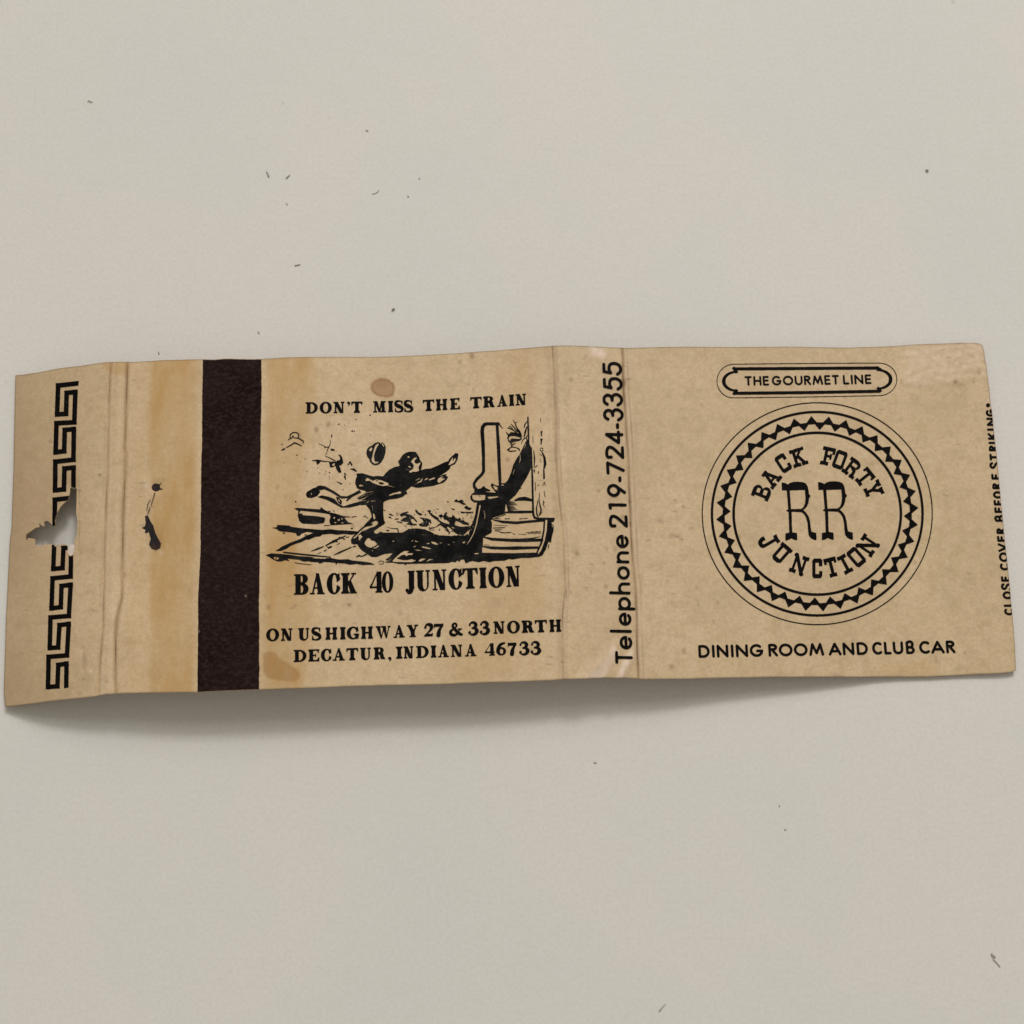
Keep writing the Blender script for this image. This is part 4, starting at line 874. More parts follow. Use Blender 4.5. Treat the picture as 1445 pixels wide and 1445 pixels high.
# ------------------------------------------------------------------ back panel: woodcut of a man running after a train
def tr(ox, oy, s): return lambda p: [(ox+x/s, oy+y/s) for x, y in p]
a4, a5, a6, a8, a9, a10, a11 = tr(360, 560, 6.568), tr(580, 560, 6.568), tr(360, 680, 6.568), tr(480, 620, 12.04), tr(480, 710, 12.04), tr(560, 690, 12.04), tr(660, 580, 6.571)
def draw_woodcut():
    S = Sheet(370, 575, 800, 805)
    B = lambda t, p: S.poly(t(p)); E = lambda t, p: S.poly(t(p), False)
    def K(t, p, wd, s, v=True): S.stroke(t(p), [x*(1.12 if v else 1.15)/s for x in wd] if not np.isscalar(wd) else wd*(1.12 if v else 1.15)/s, v)
    # --- track
    B(a6, [(155, 425), (200, 420), (205, 398), (250, 400), (320, 405), (330, 415), (440, 430), (520, 436), (620, 445), (700, 438), (760, 447), (850, 450), (945, 458), (955, 470), (900, 490), (820, 482), (760, 490), (700, 480), (640, 487), (560, 475), (480, 462), (430, 480), (415, 498), (392, 502), (376, 474), (320, 465), (250, 460), (215, 452), (205, 438)])
    B(a6, [(188, 640), (250, 598), (330, 562), (420, 528), (470, 500), (520, 480), (560, 468), (625, 488), (600, 505), (560, 508), (500, 535), (470, 535), (425, 560), (380, 572), (330, 592), (290, 620), (240, 640)])
    B(a6, [(95, 678), (150, 662), (250, 668), (330, 676), (400, 688), (480, 692), (560, 700), (640, 706), (700, 705), (780, 720), (860, 716), (900, 728), (1000, 738), (1070, 748), (1110, 768), (1040, 768), (1000, 772), (940, 760), (880, 768), (830, 756), (760, 752), (750, 775), (745, 750), (680, 744), (640, 742), (600, 758), (580, 744), (520, 742), (500, 735), (450, 738), (400, 720), (350, 716), (300, 710), (320, 735), (280, 725), (240, 738), (200, 735), (160, 715), (130, 694)])
    K(a6, [(265, 652), (400, 668), (560, 684), (700, 697)], [12, 14, 13, 8], 6.568); K(a6, [(365, 748), (420, 758), (520, 768)], [5, 7, 4], 6.568)
    E(a6, [(170, 694), (215, 698), (222, 712), (200, 722), (178, 714)]); E(a6, [(530, 700), (660, 706), (650, 712), (540, 708)]); B(a6, [(185, 703), (205, 705), (196, 714)])
    K(a6, [(520, 642), (575, 622), (632, 600)], [5, 15, 9], 6.568); K(a6, [(655, 590), (700, 565), (735, 548), (790, 520), (840, 500)], [10, 14, 20, 12, 8], 6.568); K(a6, [(720, 545), (760, 555)], 9, 6.568); K(a6, [(780, 512), (830, 530)], 9, 6.568); K(a6, [(845, 515), (870, 508)], 7, 6.568)
    K(a6, [(640, 640), (660, 630)], 9, 6.568); K(a6, [(680, 612), (705, 600)], 14, 6.568); K(a6, [(665, 600), (690, 612)], 7, 6.568)
    K(a6, [(725, 680), (780, 655), (890, 606)], [4, 14, 9], 6.568); K(a6, [(908, 602), (932, 595)], 10, 6.568); K(a6, [(940, 695), (965, 682), (985, 692), (1030, 672)], [9, 14, 8, 14], 6.568); K(a6, [(760, 580), (785, 568)], 5, 6.568); K(a6, [(580, 668), (610, 652)], 5, 6.568)
    K(a6, [(890, 430), (903, 432)], 10, 6.568); K(a6, [(260, 472), (275, 476)], 9, 6.568); K(a6, [(460, 492), (480, 490)], 6, 6.568)
    # --- luggage barrow
    B(a6, [(363, 246), (392, 240), (500, 248), (600, 254), (612, 232), (640, 258), (700, 284), (740, 292), (830, 320), (830, 335), (862, 372), (910, 388), (860, 392), (800, 396), (700, 402), (686, 360), (700, 322), (690, 300), (640, 290), (560, 280), (420, 266), (408, 292), (560, 305), (640, 322), (650, 342), (640, 380), (560, 392), (440, 386), (410, 362), (394, 312), (402, 270)])
    E(a6, [(440, 292), (540, 298), (560, 292), (650, 308), (645, 330), (560, 316), (440, 308)]); E(a6, [(652, 318), (690, 308), (694, 330), (680, 404), (660, 408), (640, 402), (640, 372), (652, 346)])
    for p in ([(720, 330), (745, 320), (735, 345)], [(760, 350), (790, 340), (775, 365)], [(730, 370), (760, 372), (742, 385)], [(800, 330), (815, 345), (800, 350)], [(795, 372), (825, 376), (810, 386)]): E(a6, p)
    K(a6, [(640, 405), (690, 402)], 6, 6.568); K(a6, [(830, 322), (880, 326)], [10, 6], 6.568); K(a6, [(898, 326), (942, 318)], [8, 13, 4], 6.568); K(a6, [(680, 272), (700, 270)], 6, 6.568); K(a6, [(725, 265), (735, 275)], 6, 6.568)
    K(a6, [(1005, 325), (1020, 312), (1030, 328)], 5, 6.568); K(a6, [(1035, 330), (1048, 332)], 5, 6.568)
    # --- house and distant scrub
    K(a4, [(305, 400), (325, 385), (325, 350), (350, 330), (385, 330), (402, 345), (402, 372)], [6, 10, 9, 10, 8], 6.568); K(a4, [(335, 388), (350, 362), (360, 380), (400, 382), (450, 412)], [7, 10, 6, 10, 9], 6.568); K(a4, [(290, 470), (330, 448), (365, 425), (400, 438), (430, 455)], [7, 10, 12, 10, 8], 6.568); K(a4, [(245, 495), (272, 482)], [8, 14], 6.568); K(a4, [(440, 430), (452, 415)], 6, 6.568); K(a4, [(245, 440), (255, 440)], 6, 6.568)
    K(a4, [(530, 590), (580, 588), (640, 598), (690, 600)], [6, 14, 8, 6], 6.568); B(a4, [(565, 598), (610, 592), (600, 610), (575, 632)]); B(a4, [(685, 605), (720, 598), (752, 600), (760, 588), (785, 586), (788, 560), (768, 532), (792, 538), (808, 560), (818, 610), (800, 632), (780, 636), (802, 700), (775, 704), (752, 668), (745, 640), (715, 655), (695, 650)])
    E(a4, [(712, 622), (740, 612), (735, 640), (718, 640)]); K(a4, [(650, 548), (700, 570), (742, 592)], [4, 8, 8], 6.568)
    K(a4, [(590, 432), (640, 455), (670, 470)], [3, 5, 3], 6.568); K(a4, [(700, 400), (695, 440), (675, 480), (655, 540)], [4, 6, 7, 4], 6.568); K(a4, [(712, 352), (708, 375)], [11, 6], 6.568); K(a4, [(708, 488), (728, 492)], 16, 6.568); K(a4, [(640, 470), (690, 460)], 5, 6.568)
    K(a4, [(862, 630), (880, 600), (895, 630)], [9, 9, 14], 6.568); K(a4, [(885, 668), (915, 672), (938, 690)], [6, 18, 10], 6.568); K(a4, [(828, 708), (840, 720)], 10, 6.568); K(a4, [(830, 735), (838, 765)], [16, 8], 6.568); K(a4, [(758, 785), (800, 806)], [5, 12], 6.568)
    for x, y, r in ((385, 540, 7), (400, 536, 5), (462, 576, 6), (420, 602, 4), (480, 692, 6), (600, 706, 6), (655, 690, 5), (690, 702, 8), (650, 715, 5), (690, 740, 6), (690, 760, 5), (880, 806, 6), (816, 860, 6), (770, 253, 8), (785, 251, 6), (936, 208, 7), (900, 316, 10), (920, 318, 7), (1066, 168, 9), (375, 970, 9), (283, 1060, 4), (580, 660, 5), (268, 612, 5), (250, 600, 3), (200, 605, 3), (1068, 350, 5), (828, 262, 5), (905, 525, 3), (940, 505, 4), (845, 352, 4)):
        S.disc(a4([(x, y)])[0], r/6.568*.9, ry=r/6.568*.7)
    # --- hat
    B(a8, [(595, 60), (650, 45), (680, 50), (720, 50), (750, 80), (775, 130), (770, 230), (740, 320), (700, 390), (650, 430), (600, 440), (545, 425), (510, 380), (490, 330), (460, 290), (443, 230), (455, 170), (490, 125), (550, 100), (575, 75)])
    E(a8, [(620, 80), (655, 65), (660, 80), (625, 130), (595, 200), (575, 270), (578, 330), (592, 375), (655, 378), (640, 400), (590, 412), (550, 390), (530, 345), (548, 290), (560, 220), (580, 150), (600, 100)]); E(a8, [(525, 135), (548, 140), (540, 180), (515, 205), (488, 180)]); E(a8, [(722, 66), (742, 100), (748, 138), (718, 100), (705, 60)]); E(a8, [(665, 52), (700, 46), (705, 68), (680, 68)])
    # --- runner: rear leg
    B(a4, [(470, 905), (480, 880), (540, 845), (575, 836), (590, 860), (605, 880), (575, 920), (520, 938), (482, 932)]); E(a4, [(512, 898), (528, 888), (524, 908)])
    B(a4, [(565, 832), (600, 820), (650, 828), (740, 878), (795, 918), (850, 922), (920, 890), (965, 862), (985, 885), (900, 928), (852, 968), (840, 960), (862, 938), (800, 942), (760, 918), (700, 882), (640, 856), (600, 866)])
    B(a4, [(575, 928), (620, 912), (680, 925), (735, 945), (772, 990), (820, 1014), (900, 988), (1000, 962), (1045, 972), (960, 1006), (870, 1027), (800, 1027), (740, 994), (660, 952), (610, 938)]); B(a4, [(748, 925), (778, 932), (806, 968), (800, 1000), (775, 985), (758, 952)]); E(a4, [(768, 945), (782, 950), (790, 975), (776, 968)])
    # --- runner: body, arms, front leg
    B(a8, [(275, 580), (380, 575), (500, 612), (560, 628), (640, 620), (730, 627), (770, 575), (830, 518), (920, 470), (1010, 450), (1000, 410), (980, 380), (1010, 340), (1060, 265), (1120, 225), (1180, 208), (1280, 210), (1312, 250), (1342, 300), (1356, 350), (1397, 400), (1386, 480), (1372, 522), (1450, 500), (1450, 808), (1330, 822), (1210, 800), (1165, 838), (1120, 872), (1146, 925), (1112, 935), (1060, 978), (960, 1006), (840, 1020), (770, 1044), (735, 1072), (733, 1150), (735, 1280), (745, 1370), (766, 1412), (740, 1450), (690, 1450), (660, 1400), (620, 1330), (590, 1310), (540, 1290), (520, 1200), (440, 1112), (360, 1118), (300, 1090), (390, 1045), (360, 1030), (270, 1000), (370, 930), (440, 888), (420, 872), (330, 852), (285, 826), (255, 750), (262, 680), (285, 630)])
    B(a5, [(120, 690), (129, 668), (180, 664), (240, 640), (310, 606), (345, 595), (356, 572), (390, 540), (415, 518), (428, 524), (440, 528), (432, 580), (408, 622), (368, 640), (358, 668), (330, 692), (270, 732), (250, 748), (296, 722), (332, 714), (322, 730), (345, 742), (330, 768), (300, 796), (235, 815), (200, 826), (120, 836), (50, 842), (0, 826), (0, 700)])
    B(a9, [(440, 36), (500, 105), (528, 180), (535, 232), (500, 282), (430, 348), (400, 392), (340, 442), (295, 482), (215, 562), (183, 622), (190, 682), (230, 702), (285, 696), (340, 640), (380, 560), (430, 500), (580, 470), (650, 420), (700, 388), (768, 335), (740, 300), (735, 200), (733, 40)])
    E(a9, [(608, 296), (640, 312), (642, 352), (592, 392), (500, 422), (420, 462), (370, 480), (312, 530), (272, 582), (226, 602), (218, 588), (290, 530), (342, 470), (402, 420), (452, 396), (535, 382), (562, 340), (520, 350), (545, 322)]); E(a9, [(306, 548), (345, 528), (382, 572), (350, 600), (335, 632), (312, 622), (318, 590)]); E(a9, [(560, 170), (580, 180), (600, 250), (580, 280), (560, 240)])
    E(a8, [(430, 692), (440, 668), (465, 650), (500, 672), (560, 702), (612, 678), (700, 692), (822, 742), (816, 782), (720, 792), (640, 772), (560, 742), (500, 702), (440, 708)]); B(a8, [(640, 738), (690, 722), (760, 752), (700, 768)]); B(a8, [(600, 690), (660, 705), (620, 712)]); E(a8, [(315, 778), (350, 764), (412, 792), (330, 798)]); K(a8, [(820, 785), (940, 816)], [12, 4], 12.04, False)
    E(a8, [(820, 945), (900, 908), (985, 892), (1000, 878), (1040, 890), (1034, 918), (1000, 925), (940, 928), (850, 958)])
    E(a8, [(1200, 380), (1225, 345), (1262, 308), (1296, 300), (1302, 322), (1262, 360), (1268, 398), (1310, 412), (1362, 386), (1366, 408), (1345, 440), (1330, 480), (1345, 532), (1282, 552), (1242, 545), (1192, 566), (1164, 540), (1208, 520), (1242, 492), (1252, 440), (1226, 402)]); E(a8, [(1150, 460), (1172, 444), (1214, 476), (1190, 484)]); E(a8, [(1138, 296), (1165, 280), (1182, 296), (1170, 312), (1150, 312)])
    K(a8, [(1280, 695), (1352, 664)], [8, 12], 12.04, False); K(a8, [(1350, 724), (1378, 705), (1392, 670)], [10, 14, 8], 12.04, False); K(a8, [(1265, 760), (1320, 752)], [5, 7], 12.04, False); K(a8, [(1130, 500), (1160, 520)], [6, 8], 12.04, False)
    K(a5, [(60, 795), (92, 782), (104, 758)], [7, 11, 6], 6.568, False); K(a5, [(130, 768), (150, 756)], [8, 11], 6.568, False); K(a5, [(170, 768), (215, 752)], [11, 13], 6.568, False)
    E(a5, [(345, 632), (362, 600), (380, 568), (392, 560), (384, 598), (408, 566), (418, 572), (402, 608), (362, 630)]); E(a5, [(243, 785), (252, 755), (285, 738), (312, 735), (278, 752), (320, 756), (290, 776), (262, 798)])
    # thigh folds
    K(a8, [(270, 1002), (340, 950), (430, 905), (560, 885)], [14, 18, 12, 5], 12.04, False); K(a8, [(300, 1005), (400, 950), (480, 925)], [6, 9, 5], 12.04, False); K(a8, [(300, 1040), (400, 1005), (480, 950)], [20, 14, 5], 12.04, False); K(a8, [(385, 1042), (430, 1035)], [8, 10], 12.04, False); K(a8, [(425, 1080), (470, 1070), (480, 1035)], [5, 8, 6], 12.04, False); K(a8, [(525, 1045), (595, 1045)], [12, 8], 12.04, False); K(a8, [(490, 940), (590, 895)], [5, 4], 12.04, False)
    K(a8, [(545, 1120), (560, 1230)], [6, 3], 12.04, False); K(a8, [(740, 1200), (765, 1208)], [8, 12], 12.04)
    # --- cast shadow and bank
    B(a9, [(285, 690), (330, 640), (380, 570), (400, 500), (470, 470), (560, 455), (590, 510), (620, 520), (665, 498), (690, 478), (712, 498), (960, 500), (1180, 500), (1170, 460), (1150, 432), (1215, 442), (1300, 428), (1450, 444), (1450, 1000), (1380, 1030), (1280, 1018), (1180, 1030), (1120, 1030), (1105, 1055), (1090, 1030), (1000, 1032), (900, 1010), (780, 1010), (755, 1000), (880, 975), (800, 978), (768, 960), (830, 920), (892, 848), (760, 862), (700, 882), (620, 916), (540, 916), (500, 892), (440, 848), (380, 812), (330, 762)])
    E(a9, [(412, 680), (440, 625), (470, 592), (500, 592), (530, 632), (580, 640), (632, 690), (600, 722), (520, 758), (470, 742), (430, 712)]); E(a9, [(550, 762), (600, 745), (650, 712), (664, 722), (640, 748), (590, 770)]); E(a9, [(590, 520), (640, 475), (720, 430), (760, 380), (800, 398), (980, 432), (1002, 492), (720, 494), (700, 470), (660, 490)]); K(a9, [(780, 402), (870, 428), (978, 434), (990, 492)], [4, 8, 14, 16], 12.04); K(a9, [(790, 468), (826, 462)], [16, 20], 12.04)
    E(a9, [(890, 975), (940, 925), (1000, 870), (1060, 840), (1130, 812), (1172, 810), (1130, 850), (1060, 862), (1020, 900), (960, 940), (1040, 960), (1130, 978), (1290, 960), (1280, 985), (1200, 1000), (1060, 1006), (900, 996)]); E(a9, [(1100, 870), (1250, 855), (1240, 872), (1160, 880), (1120, 900)]); K(a9, [(1080, 910), (1150, 900)], [10, 14], 12.04); K(a9, [(820, 975), (870, 940)], [5, 8], 12.04, False); E(a9, [(1330, 985), (1380, 948), (1450, 938), (1450, 960), (1390, 985)])
    E(a9, [(660, 995), (700, 980), (740, 988), (720, 1012)]) ; K(a9, [(645, 1010), (680, 980), (745, 990), (735, 1030), (660, 1035)], [6, 9, 8, 9, 7], 12.04)
    for p in ([(1205, 650), (1245, 610), (1240, 628)], [(1260, 632), (1355, 662), (1345, 672)], [(1375, 690), (1405, 660), (1412, 690)], [(1000, 740), (1130, 725), (1010, 748)], [(1225, 745), (1300, 712), (1290, 728), (1240, 755)], [(1385, 740), (1450, 730), (1450, 750)], [(1250, 792), (1320, 782), (1405, 808), (1330, 806)], [(1190, 795), (1225, 790), (1215, 802)], [(880, 632), (925, 640), (905, 660)], [(540, 800), (565, 792), (548, 822)]): E(a9, p)
    B(a10, [(180, 692), (230, 680), (300, 668), (400, 688), (480, 688), (560, 720), (640, 760), (720, 785), (900, 795), (1050, 785), (1130, 790), (1160, 740), (1240, 655), (1290, 560), (1330, 440), (1350, 300), (1360, 235), (1450, 225), (1450, 1190), (1380, 1200), (1300, 1195), (1240, 1215), (1180, 1195), (1090, 1200), (1060, 1240), (1000, 1245), (960, 1240), (880, 1258), (700, 1262), (500, 1266), (280, 1270), (165, 1275), (150, 1298), (130, 1275), (0, 1262), (0, 1240), (200, 1242), (320, 1214), (200, 1000), (0, 1000), (0, 800)])
    for p in ([(0, 1150), (60, 1090), (130, 1050), (205, 1050), (150, 1085), (290, 1092), (260, 1112), (185, 1112), (172, 1142), (130, 1112), (60, 1132), (20, 1162)], [(0, 1210), (180, 1206), (268, 1188), (282, 1214), (335, 1214), (250, 1244), (0, 1240)], [(360, 1226), (410, 1182), (500, 1178), (450, 1210), (400, 1232)], [(500, 1226), (560, 1185), (642, 1202), (560, 1206), (520, 1232)], [(300, 870), (395, 908), (310, 892)], [(480, 932), (555, 908), (550, 932)], [(578, 888), (640, 898), (722, 942), (660, 946), (600, 926)], [(418, 968), (500, 984), (595, 1012), (560, 1022), (440, 998)], [(280, 1030), (360, 1028), (445, 1056), (350, 1046)], [(720, 906), (785, 912), (740, 924)], [(850, 925), (905, 945), (878, 952)], [(1098, 905), (1168, 886), (1142, 930), (1125, 915)], [(880, 1258), (930, 1238), (985, 1245), (950, 1262)], [(1000, 1240), (1030, 1215), (1055, 1225), (1040, 1245)], [(270, 985), (345, 950), (300, 990)], [(240, 885), (290, 855), (262, 890)], [(935, 895), (1015, 905), (960, 908)]): E(a10, p)
    # scrub beside the car
    for p in ([(50, 430), (100, 402), (182, 380), (208, 396), (150, 412), (232, 438), (290, 478), (355, 556), (330, 560), (270, 502), (232, 520), (262, 580), (352, 600), (300, 622), (230, 612), (160, 600), (200, 562), (120, 552), (60, 540), (112, 492), (172, 470), (130, 450), (80, 470), (60, 455)],
              [(306, 362), (330, 348), (372, 400), (438, 424), (430, 446), (370, 442), (330, 402)], [(376, 480), (430, 488), (522, 500), (572, 518), (594, 580), (570, 586), (540, 548), (548, 600), (505, 642), (400, 632), (368, 602), (450, 562), (440, 522)],
              [(508, 366), (545, 358), (586, 366), (570, 402), (620, 440), (692, 480), (722, 530), (792, 570), (900, 602), (880, 560), (962, 580), (1000, 620), (1100, 642), (1255, 628), (1235, 670), (1130, 785), (1040, 775), (960, 722), (900, 722), (860, 702), (780, 642), (740, 612), (680, 642), (600, 672), (540, 682), (550, 660), (660, 640), (742, 575), (640, 502), (556, 432), (540, 392)],
              [(702, 462), (730, 432), (765, 428), (790, 460), (818, 402), (856, 398), (842, 442), (872, 470), (932, 480), (950, 430), (976, 470), (1042, 512), (1060, 480), (1102, 530), (1122, 518), (1166, 560), (1212, 572), (1236, 612), (1130, 602), (1100, 582), (1020, 542), (988, 562), (1000, 602), (900, 562), (800, 512), (760, 492)],
              [(968, 212), (1008, 168), (1040, 202), (1100, 178), (1145, 212), (1110, 216), (1184, 262), (1130, 268), (1060, 232)], [(1140, 312), (1190, 278), (1212, 310), (1275, 322), (1240, 362), (1180, 342)], [(1068, 380), (1180, 390), (1303, 384), (1290, 412), (1110, 412)], [(918, 322), (988, 346), (970, 362), (930, 342)], [(665, 328), (745, 352), (680, 344)], [(848, 203), (892, 220), (860, 228)], [(1165, 450), (1210, 428), (1190, 460)], [(470, 420), (500, 430), (480, 456)], [(288, 430), (304, 432), (296, 448)]): B(a10, p)
    for p in ([(985, 575), (1010, 540), (1060, 570), (1128, 626), (1080, 636), (1010, 602)], [(635, 752), (690, 670), (728, 640), (760, 655), (825, 722), (805, 782), (720, 782)], [(905, 798), (968, 730), (1052, 782), (1000, 792), (972, 762), (940, 798)], [(850, 652), (872, 640), (955, 702), (900, 722)], [(1130, 786), (1190, 730), (1262, 668), (1225, 740), (1228, 790), (1205, 762), (1160, 788)], [(820, 775), (850, 752), (880, 790)], [(440, 672), (510, 664), (500, 684)], [(250, 640), (350, 652), (340, 668), (262, 664)], [(860, 470), (900, 455), (890, 490)], [(760, 480), (790, 478), (800, 500), (770, 505)], [(640, 560), (660, 530), (690, 580)], [(910, 640), (985, 655), (960, 672)]): E(a10, p)
    B(a10, [(700, 690), (725, 676), (742, 690), (720, 708)]); K(a10, [(820, 690), (900, 740), (880, 770)], [14, 18, 10], 12.04); K(a10, [(540, 655), (640, 662)], [8, 12], 12.04); K(a10, [(560, 700), (640, 695)], [6, 9], 12.04)
    for p in ([(820, 182), (850, 175), (918, 214), (868, 212)], [(815, 240), (835, 220), (890, 262), (850, 256)], [(920, 262), (1002, 258), (990, 276), (930, 278)], [(958, 303), (1062, 324), (1050, 342), (970, 322)], [(940, 182), (985, 158), (960, 188)], [(985, 190), (1005, 172), (1000, 196)], [(955, 205), (985, 200), (975, 216)]): B(a9, p)
    # --- car platform, steps and stringers
    B(a11, [(90, 850), (150, 845), (290, 800), (350, 790), (352, 860), (344, 950), (290, 972), (240, 986), (214, 1010), (226, 1040), (222, 1128), (180, 1150), (144, 1170), (140, 1252), (50, 1300), (140, 1325), (60, 1352), (0, 1372), (-40, 1360), (-80, 1200), (-30, 1240), (10, 1170), (50, 1080), (75, 960)])
    K(a10, [(1414, 278), (1392, 400), (1352, 600), (1302, 760), (1242, 870), (1186, 945)], [20, 18, 16, 13, 12, 5], 12.04, False)
    K(a11, [(150, 920), (160, 965), (158, 1000)], [3, 5, 3], 6.571, False)
    K(a11, [(440, 828), (480, 815), (530, 812), (592, 826)], [14, 28, 34, 20], 6.571)
    for i in range(9): K(a11, [(352+i*3, 835+i*11), (400+11*(i % 4)+30, 838+i*11)], [9, 6, 3], 6.571)
    K(a11, [(345, 940), (470, 936), (598, 934)], [13, 22, 20], 6.571); K(a11, [(214, 1008), (300, 978), (346, 956)], [6, 5, 5], 6.571); K(a11, [(240, 1010), (330, 1028), (450, 1036), (600, 1022), (712, 1014)], [8, 21, 22, 20, 17], 6.571)
    for a, b in (((255, 996), (302, 1000)), ((345, 998), (390, 999)), ((480, 1000), (512, 996)), ((520, 996), (555, 994))): K(a11, [a, b], [6, 9, 5], 6.571)
    K(a11, [(325, 970), (345, 955), (352, 968)], 5, 6.571)
    for a, b, wd in (((240, 1058), (372, 1064), 5), ((238, 1084), (344, 1080), 10), ((250, 1100), (320, 1095), 6), ((255, 1110), (300, 1112), 10), ((300, 1124), (352, 1130), 12), ((360, 1126), (402, 1126), 12), ((415, 1134), (442, 1145), 6), ((468, 1142), (545, 1143), 5), ((540, 1128), (680, 1120), 8), ((560, 1138), (678, 1132), 5), ((580, 1118), (670, 1114), 4), ((150, 1240), (200, 1243), 6)): K(a11, [a, b], [wd*.6, wd, wd*.6], 6.571)
    K(a11, [(145, 1168), (225, 1188), (400, 1198), (520, 1198), (690, 1196)], [10, 23, 25, 30, 22], 6.571); K(a11, [(510, 1190), (600, 1180), (670, 1164)], [16, 9, 4], 6.571); K(a11, [(140, 1256), (220, 1268), (330, 1272), (450, 1270), (655, 1266)], [10, 24, 23, 29, 18], 6.571)
    K(a11, [(40, 1312), (140, 1326), (400, 1332), (640, 1326)], [10, 22, 25, 25], 6.571); E(a11, [(55, 1318), (100, 1314), (102, 1326), (68, 1328)])
    B(a11, [(-40, 1360), (60, 1345), (140, 1325), (300, 1335), (500, 1335), (640, 1325), (664, 1350), (600, 1358), (560, 1362), (500, 1362), (420, 1376), (380, 1372), (340, 1388), (250, 1390), (200, 1402), (150, 1390), (100, 1402), (40, 1390), (-20, 1412)])
    K(a11, [(712, 1012), (706, 1110), (682, 1225), (632, 1335)], [13, 14, 16, 12], 6.571)
    B(a11, [(738, 1010), (755, 1002), (800, 996), (802, 1026), (772, 1032), (797, 1060), (796, 1110), (782, 1160), (772, 1222), (752, 1210), (744, 1225), (726, 1282), (692, 1340), (655, 1354), (642, 1344), (682, 1290), (714, 1200), (734, 1100)]); K(a11, [(752, 1240), (748, 1278)], [9, 5], 6.571); E(a11, [(780, 1050), (790, 1055), (786, 1085)])
    # hand rail post
    K(a11, [(285, 118), (180, 117), (155, 124), (138, 150), (134, 190), (142, 300), (146, 420), (147, 560), (130, 588), (85, 632), (58, 672), (62, 706), (82, 724)], [25, 25, 27, 30, 31, 30, 27, 25, 24, 24, 22, 24, 20], 6.571)
    K(a11, [(272, 118), (278, 220), (286, 340), (291, 480), (298, 620), (300, 690)], [24, 25, 29, 27, 25, 22], 6.571); K(a11, [(285, 116), (325, 160)], [11, 5], 6.571)
    B(a11, [(60, 712), (100, 722), (125, 715), (140, 700), (152, 695), (166, 712), (212, 735), (204, 745), (150, 742), (220, 762), (240, 775), (100, 770), (60, 760)])
    B(a11, [(22, 795), (40, 766), (70, 748), (200, 752), (290, 760), (310, 800), (280, 812), (150, 848), (60, 848), (30, 824)]); E(a11, [(42, 776), (165, 778), (160, 822), (110, 830), (62, 828), (42, 806)]); E(a11, [(180, 795), (285, 788), (280, 800), (200, 815)]); K(a11, [(100, 785), (118, 790)], 4, 6.571)
    # guard leaning out
    B(a11, [(592, 350), (572, 300), (558, 270), (540, 278), (500, 362), (482, 398), (452, 440), (422, 498), (402, 570), (372, 640), (345, 668), (310, 668), (292, 692), (262, 690), (222, 668), (212, 690), (250, 742), (300, 800), (350, 866), (420, 800), (442, 782), (458, 760), (480, 725), (498, 716), (490, 708), (500, 692), (545, 620), (582, 545), (592, 500)])
    E(a11, [(232, 686), (258, 696), (284, 712), (268, 724), (292, 742), (250, 726)]); E(a11, [(312, 680), (338, 680), (332, 692), (312, 692)]); K(a11, [(485, 400), (488, 450), (478, 480)], [3, 6, 3], 6.571, False); K(a11, [(435, 540), (420, 585)], [3, 5, 3], 6.571, False); K(a11, [(520, 300), (505, 350)], [6, 10, 4], 6.571, False); K(a11, [(540, 300), (525, 345)], [3, 5, 3], 6.571, False)
    B(a11, [(345, 182), (378, 212), (400, 204), (440, 212), (470, 208), (500, 225), (502, 262), (480, 276), (430, 285), (400, 300), (378, 282), (366, 250), (372, 225)]); E(a11, [(382, 242), (400, 232), (440, 232), (494, 248), (480, 258), (402, 254), (394, 276), (380, 266)])
    for p, wd in (([(420, 82), (440, 112), (452, 150), (470, 180)], [4, 9, 10, 8]), ([(438, 112), (460, 100)], [6, 3]), ([(372, 156), (410, 168), (450, 195)], [6, 12, 8]), ([(400, 118), (425, 145), (462, 190)], [4, 9, 10]), ([(380, 150), (392, 140), (415, 160)], [5, 6, 5]), ([(450, 150), (480, 185), (500, 225)], [8, 12, 6]), ([(395, 198), (450, 205), (500, 222)], [6, 12, 6]), ([(430, 155), (470, 190), (498, 232)], [6, 10, 6])): K(a11, p, wd, 6.571)
    K(a11, [(400, 300), (412, 318), (402, 335), (372, 358), (395, 374), (448, 368)], [10, 10, 8, 12, 9, 8], 6.571); K(a11, [(404, 332), (440, 335), (475, 350), (482, 366)], [10, 6, 10, 9], 6.571); K(a11, [(440, 300), (412, 312)], 8, 6.571)
    K(a11, [(558, 58), (562, 180), (566, 292)], [12, 14, 12], 6.571); K(a11, [(548, 96), (528, 128), (524, 155)], [6, 11, 6], 6.571); K(a11, [(548, 145), (535, 190), (522, 245)], [8, 16, 8], 6.571); K(a11, [(560, 220), (535, 250), (510, 268), (498, 300)], [6, 8, 7, 5], 6.571); K(a11, [(545, 250), (555, 282)], [8, 10], 6.571)
    # car wall
    K(a11, [(590, 340), (594, 480), (600, 640), (604, 840), (608, 958), (620, 988), (650, 998), (800, 998)], [10, 12, 16, 16, 17, 18, 17, 16], 6.571); K(a11, [(650, 830), (638, 900), (642, 960), (654, 984)], [6, 10, 12, 8], 6.571); K(a11, [(665, 755), (662, 840), (682, 920), (660, 968)], [5, 9, 12, 6], 6.571); K(a11, [(690, 935), (668, 965)], [5, 6], 6.571)
